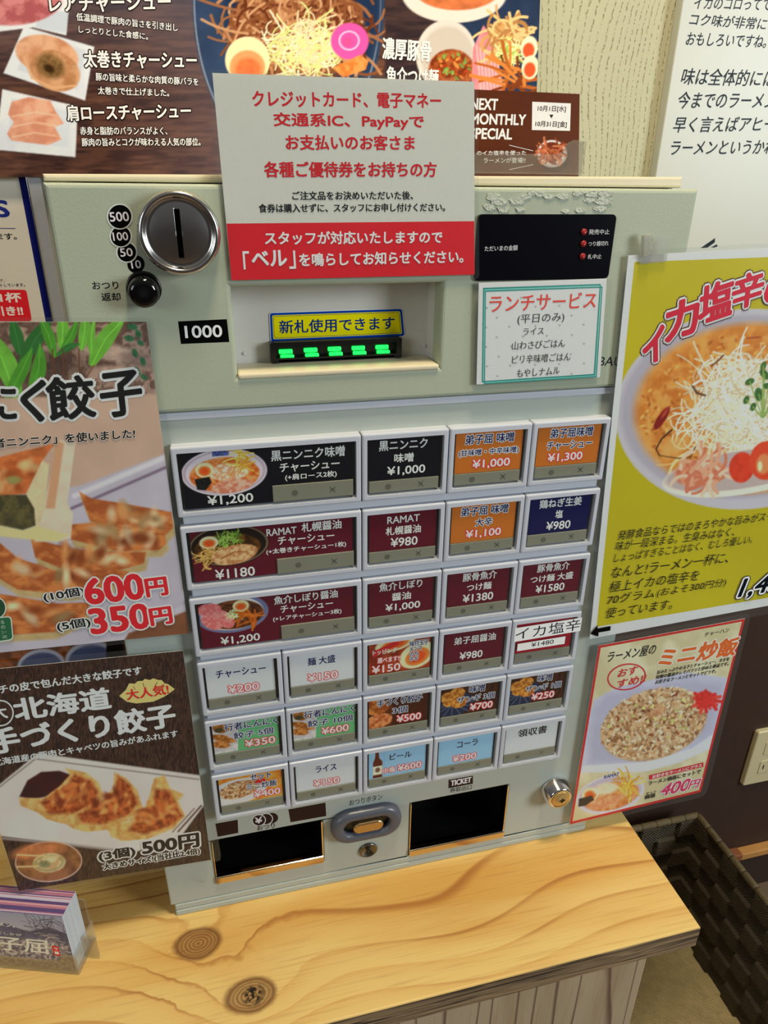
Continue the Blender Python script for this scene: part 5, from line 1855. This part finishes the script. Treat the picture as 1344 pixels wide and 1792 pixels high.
# ---- monthly special card in its stand on the machine
MY = 0.050
mq = [(796, 155), (1014.5, 164.5), (1012.5, 309), (796, 309)]
mc, pr = sheet('promo_card', MY, mq, (204, 202, 196), 'brown monthly special card standing in a clear holder on the machine', 'card')
p = Pic(mq, 1.5, (84, 46, 30))
p.fill((84, 46, 30), tex=0.05, ts=40)
p.ell(970, 276, 28, 25, 0, (60, 32, 22), 6)
p.ell(966, 269, 26.5, 24, 0, (176, 168, 160), 1.5).ell(965.5, 267, 24, 21, 0, (214, 208, 200), 1.5).ell(965.5, 266, 20.5, 17.5, 0, (104, 48, 30), 2)
p.strands(40, 965, 266, 15, 12, 18, 3, [(176, 96, 62), (206, 130, 92), (130, 60, 38)], 0.3, seed=61, f=1.5)
pr.pic(p)
MT = (224, 218, 204)
pr.text('NEXT', (824, 191), (870, 192.5), 19, MT, bold=0.045)
pr.text('MONTHLY', (824, 217), (919, 219), 18.5, MT, bold=0.045)
pr.text('SPECIAL', (822, 242.5), (895, 244), 18.5, MT, bold=0.045)
pr.poly([(931.5, 178), (999, 181), (997.5, 229), (930.7, 227.5)], (222, 218, 202))
for t, a, b_, h in (('10月1日[水]', (940.5, 196), (989.5, 196.8), 11.5), ('10月31日[金]', (936.5, 222.8), (991, 223.8), 11.5)):
    pr.text(t, a, b_, h, (60, 34, 24), bold=0.02)
pr.poly([(961.5, 200.5), (968.5, 200.7), (965, 207)], (60, 34, 24))
pr.text('のイカ塩辛を使った', (834, 272), (920, 271.5), 8.5, MT, bold=0.015)
pr.text('ラーメンが登場!!', (846, 285.5), (919, 285), 9.5, MT, bold=0.015)
pr.band([(891, 254), (933, 264)], 0.9, MT).band([(891, 297), (933, 288)], 0.9, MT)
pr.build('card_print', PAPER, mc)
ho = empty('card_stand', (0.09, 0.05, 0.598), 'clear acrylic stand on top of the machine behind the payment notice', 'card stand')
mb = MB()
P = hit([(790, 311), (1016, 313.5), (1021, 247), (1004, 245), (994, 250), (984, 265), (974, 270), (790, 268)], 1, MY - 0.006)
P[:2, 2] = 0.599
mb.prism([(q_[0], q_[2]) for q_ in P], MY - 0.007, MY - 0.0055, 0, 0.0003)
mb.build('front_lip', ACR, ho)
xr_ = P[1, 0]
mb = MB()
mb.box((P[0, 0], MY - 0.0054, 0.598), (xr_ + 0.001, MY + 0.02, 0.6))
mb.build('base', ACR, ho)
mb = MB()
mb.box((xr_ - 0.0008, MY - 0.007, 0.6001), (xr_ + 0.001, MY + 0.02, P[2, 2]), 0.0003)
mb.build('side_wall', ACR, ho)
mb = MB()
mb.box((P[0, 0], MY + 0.003, 0.6001), (xr_ - 0.001, MY + 0.0045, 0.628))
mb.build('back_wall', ACR, ho)

# ---- shop cards in a clear holder on the counter
C_, A_ = H1(139, 1707, 2, 0), H1(0, 1694, 2, 0)
phi = math.atan2(C_[1] - A_[1], C_[0] - A_[0])
LOCAL[0] = True
hd = empty('card_holder', (C_[0], C_[1], 0), 'clear acrylic holder full of shop cards at left end of counter', 'card holder')
hd.rotation_euler = (0, 0, phi)
CW, CH_, ND, TH, PI_ = 0.091, 0.066, 26, 0.0007, 0.00085
DEP = ND * PI_ + 0.004
mb = MB()
mb.box((-CW - 0.006, 0, 0), (0, DEP + 0.006, 0.003), 0.0006)
mb.build('base', ACR, hd)
mb = MB()
lip = [(-CW - 0.006, 0.0031), (-0.0002, 0.0031), (-0.0002, 0.0205), (-0.0035, 0.0225), (-0.010, 0.0225), (-0.0128, 0.0205), (-0.0138, 0.0165), (-0.017, 0.0145), (-CW - 0.006, 0.0145)]
mb.prism(lip, 0.0, 0.0018, 0, 0.0004)
mb.build('front_lip', ACR2, hd)
mb = MB()
mb.box((-0.0018, 0.0019, 0.0031), (0, DEP + 0.006, 0.0225), 0.0004)
mb.build('side_wall', ACR, hd)
mb = MB()
mb.box((0.0004, DEP * 0.55, 0.0031), (0.011, DEP * 0.55 + 0.0016, 0.026), 0.0004)
mb.build('side_wing', ACR2, hd)
mb = MB()
mb.box((-CW - 0.004, DEP + 0.0042, 0.0031), (-0.002, DEP + 0.006, 0.05), 0.0004)
mb.build('back_wall', ACR, hd)
edge = bpy.data.materials.new('printed card edge')
edge.use_nodes = True
nt = edge.node_tree
oi = nt.nodes.new('ShaderNodeObjectInfo')
cr = nt.nodes.new('ShaderNodeValToRGB')
cr.color_ramp.interpolation = 'CONSTANT'
for k, (t, c) in enumerate(((0, (96, 76, 128)), (0.3, (186, 122, 146)), (0.55, (206, 196, 214)), (0.75, (128, 96, 140)), (0.9, (214, 160, 170)))):
    e = cr.color_ramp.elements[0] if k == 0 else (cr.color_ramp.elements[1] if k == 1 else cr.color_ramp.elements.new(t))
    e.position = t
    e.color = (*lin(c), 1)
nt.links.new(oi.outputs['Random'], cr.inputs[0])
nt.links.new(cr.outputs[0], nt.nodes['Principled BSDF'].inputs['Base Color'])
mb = MB()
mb.box((-CW / 2, 0, 0), (CW / 2, TH, CH_))
cm = mb.build('shop_card', [edge, mat('card side paper', (200, 214, 226), 0.6)])
for q_ in cm.data.polygons:
    if abs(q_.normal.x) > 0.5:
        q_.material_index = 1
cards = [cm] + [cm.copy() for _ in range(ND - 1)]
M_ = Matrix.Translation((C_[0], C_[1], 0)) @ Matrix.Rotation(phi, 4, 'Z')
for k, o in enumerate(cards):
    if k:
        COL.objects.link(o)
    o.matrix_world = M_ @ Matrix.Translation((-CW / 2 - 0.0028, 0.0022 + k * PI_, 0.0031))
    tag(o, 'shop card in the packed stack behind the front card in clear holder' if k else 'front shop card with a snowy mountain picture in clear holder', 'card', 'shop cards in the clear holder')
f = lambda uv, y: np.stack([-CW / 2 + uv[:, 0] * CW / 150, np.full(len(uv), y), CH_ - uv[:, 1] * CW / 150], 1)
HV = CH_ / CW * 150
pr = Print(-0.00005, (170, 176, 190), f, 0.00002)
p = Pic([(0, 0), (150, 0), (150, HV), (0, HV)], 0.8, (128, 136, 164))
i = np.arange(len(p.X))
p._paint(i, np.clip(p.Y / 45, 0, 1), (150, 152, 170))
p.poly([(-5, 44), (20, 38), (50, 30), (70, 22), (82, 30), (100, 36), (116, 28), (130, 24), (155, 36), (155, 112), (-5, 112)], (78, 80, 104), 2, tex=0.2, ts=8)
p.two((84, 82, 96), (150, 146, 150), 3, lo=0.4, hi=0.6, i=(j := p._w(-1, 46, 151, 115)), m=np.clip((p.Y[j] - 46) / 14, 0, 1))
p.strands(60, 126, 24, 26, 18, 22, 0.7, [(74, 72, 90), (60, 58, 76)], 0.3, seed=71)
p.strands(40, 120, 58, 30, 20, 22, 0.8, [(170, 166, 168), (96, 92, 104)], 0.3, seed=72)
pr.pic(p)
CWt = (196, 192, 190)
pr.text('弟子屈し', (20, 15), (62, 15.5), 9, CWt, bold=0.03)
pr.text('このラーメン。', (20, 29), (80, 30), 8, CWt, bold=0.03)
pr.text('てしかが', (52, 46), (86, 47), 5, CWt, bold=0.02)
pr.text('弟子屈', (8, 78), (116, 79), 29, (206, 200, 184), bold=0.02, slant=0.15)
pr.poly(rpoly([(124, 61), (133, 61), (133, 81), (124, 81)], 2), (176, 40, 40))
for k, t in enumerate('ラー'):
    pr.text(t, (126, 70 + 8 * k), (131.5, 70 + 8 * k), 6, CWt, bold=0.03)
pr.build('printed_face', PAPER, cm)
LOCAL[0] = False

# ---- woven basket on the floor
BX0, BX1, BY0, BY1, BZ0, BZ1 = 0.275, 0.594, -0.14, 0.247, FLOOR_Z, -0.352
weave = mat('dark woven paper strap', (78, 68, 52), 0.75, var=0.25, vscale=60)
nt = weave.node_tree
wv1 = nt.nodes.new('ShaderNodeTexWave')
wv1.inputs['Scale'].default_value = 130
wv1.bands_direction = 'DIAGONAL'
wv1.inputs['Distortion'].default_value = 3
tcw = nt.nodes.new('ShaderNodeTexCoord')
nt.links.new(tcw.outputs['Object'], wv1.inputs['Vector'])
bpw = nt.nodes.new('ShaderNodeBump')
bpw.inputs['Strength'].default_value = 0.7
bpw.inputs['Distance'].default_value = 0.002
nt.links.new(wv1.outputs['Fac'], bpw.inputs['Height'])
nt.links.new(bpw.outputs[0], nt.nodes['Principled BSDF'].inputs['Normal'])
weave_lit = weave.copy()  # same weave as the walls, overhead lamplight painted in as a paler colour
weave_lit.name = 'lamplit woven base'
for n_ in weave_lit.node_tree.nodes:
    if n_.type == 'MIX':
        n_.inputs[6].default_value = (*lin((224, 204, 152)), 1)


def woven(mb, o, u, v, nrm, nu, nv, th=0.004, amp=0.0018):
    """over-and-under strap weave: alternate cells stand proud on either face"""
    o, u, v, nrm = (np.array(q, float) for q in (o, u, v, nrm))
    for i in range(nu):
        for j in range(nv):
            up = amp if (i + j) % 2 else -amp
            a, b_ = o + u * i / nu + v * j / nv, o + u * (i + 1) / nu + v * (j + 1) / nv
            du, dv = u / nu, v / nv
            c = (a + b_) / 2
            vs = []
            for s_ in (1, -1):
                for bu, bv in ((-1, -1), (1, -1), (1, 1), (-1, 1)):
                    vs.append(c + du * bu * 0.499 + dv * bv * 0.499 + nrm * s_ * (th / 2 - amp * 0.9))
            for s_ in (1, -1):
                for bu, bv in ((-1, -1), (1, -1), (1, 1), (-1, 1)):
                    vs.append(c + du * bu * 0.44 + dv * bv * 0.44 + nrm * (s_ * th / 2 + up))
            mb.add(vs, [(8, 9, 10, 11), (15, 14, 13, 12), (0, 1, 9, 8), (1, 2, 10, 9), (2, 3, 11, 10), (3, 0, 8, 11), (5, 4, 12, 13), (6, 5, 13, 14), (7, 6, 14, 15), (4, 7, 15, 12), (0, 4, 5, 1), (1, 5, 6, 2), (2, 6, 7, 3), (3, 7, 4, 0)])


bk = empty('woven_basket', ((BX0 + BX1) / 2, (BY0 + BY1) / 2, FLOOR_Z), 'dark woven basket standing open on floor beside the counter', 'basket')
hz = BZ1 - BZ0 - 0.008
for name, o, u, nr, nu in (('side_wall', (BX1, BY0, BZ0 + 0.006), (0, BY1 - BY0, 0), (1, 0, 0), 11), ('side_wall', (BX0, BY0, BZ0 + 0.006), (0, BY1 - BY0, 0), (1, 0, 0), 11), ('end_wall', (BX0, BY1, BZ0 + 0.006), (BX1 - BX0, 0, 0), (0, 1, 0), 9), ('end_wall', (BX0, BY0, BZ0 + 0.006), (BX1 - BX0, 0, 0), (0, 1, 0), 9)):
    mb = MB()
    woven(mb, o, u, (0, 0, hz), nr, nu, 7, 0.005, 0.003)
    mb.build(name, weave, bk)
mb = MB()
woven(mb, (BX0, BY0, BZ0 + 0.004), (BX1 - BX0, 0, 0), (0, BY1 - BY0, 0), (0, 0, 1), 12, 14, 0.003, 0.0006)
mb.build('base', weave_lit, bk)
mb = MB()
cs = [(BX0, BY0), (BX1, BY0), (BX1, BY1), (BX0, BY1)]
for k in range(4):
    a, b_ = np.array(cs[k]), np.array(cs[(k + 1) % 4])
    n_ = 14 if k % 2 else 12
    for j in range(n_):
        p0, p1 = a + (b_ - a) * (j + 0.02) / n_, a + (b_ - a) * (j + 0.98) / n_
        mb.tube([(*p0, BZ1), (*(p0 * 0.85 + p1 * 0.15), BZ1 + 0.0008), (*(p0 * 0.15 + p1 * 0.85), BZ1 + 0.0008), (*p1, BZ1)], 0.0056, 8)
mb.build('rim', mat('olive rim binding', (98, 84, 56), 0.7, var=0.3, vscale=80, bump=0.5, bscale=500), bk)

# ---- wall outlet
ox0 = H1(1302, 1368, 1, WALL_Y - 0.008)[0]
oz1, oz0 = H1(1320, 1284, 1, WALL_Y - 0.008)[2], H1(1320, 1372, 1, WALL_Y - 0.008)[2]
ou = empty('wall_outlet', (ox0 + 0.035, WALL_Y, (oz0 + oz1) / 2), 'cream wall outlet plate on dark lower wall beside the basket', 'outlet')
cream_p = mat('cream outlet plastic', (214, 202, 160), 0.35)
mb = MB()
mb.prism(rrect(ox0, oz0, ox0 + 0.072, oz1, 0.004), WALL_Y - 0.008, WALL_Y, 0, 0.0025, 3)
mb.build('cover_plate', cream_p, ou)
oc_ = (oz0 + oz1) / 2
for dz in (0.021, -0.021):
    mb = MB()
    mb.prism(rrect(ox0 + 0.022, oc_ + dz - 0.014, ox0 + 0.050, oc_ + dz + 0.014, 0.003), WALL_Y - 0.0092, WALL_Y - 0.0081, 0, 0.0006)
    s_ = mb.build('socket', cream_p, ou)
    mb = MB()
    for dx, hh in ((-0.0062, 0.0045), (0.0062, 0.0038)):
        mb.box((ox0 + 0.036 + dx - 0.0011, WALL_Y - 0.0094, oc_ + dz - hh), (ox0 + 0.036 + dx + 0.0011, WALL_Y - 0.009, oc_ + dz + hh))
    mb.build('slots', black_m, s_)

bpy.data.objects.remove(_FO)
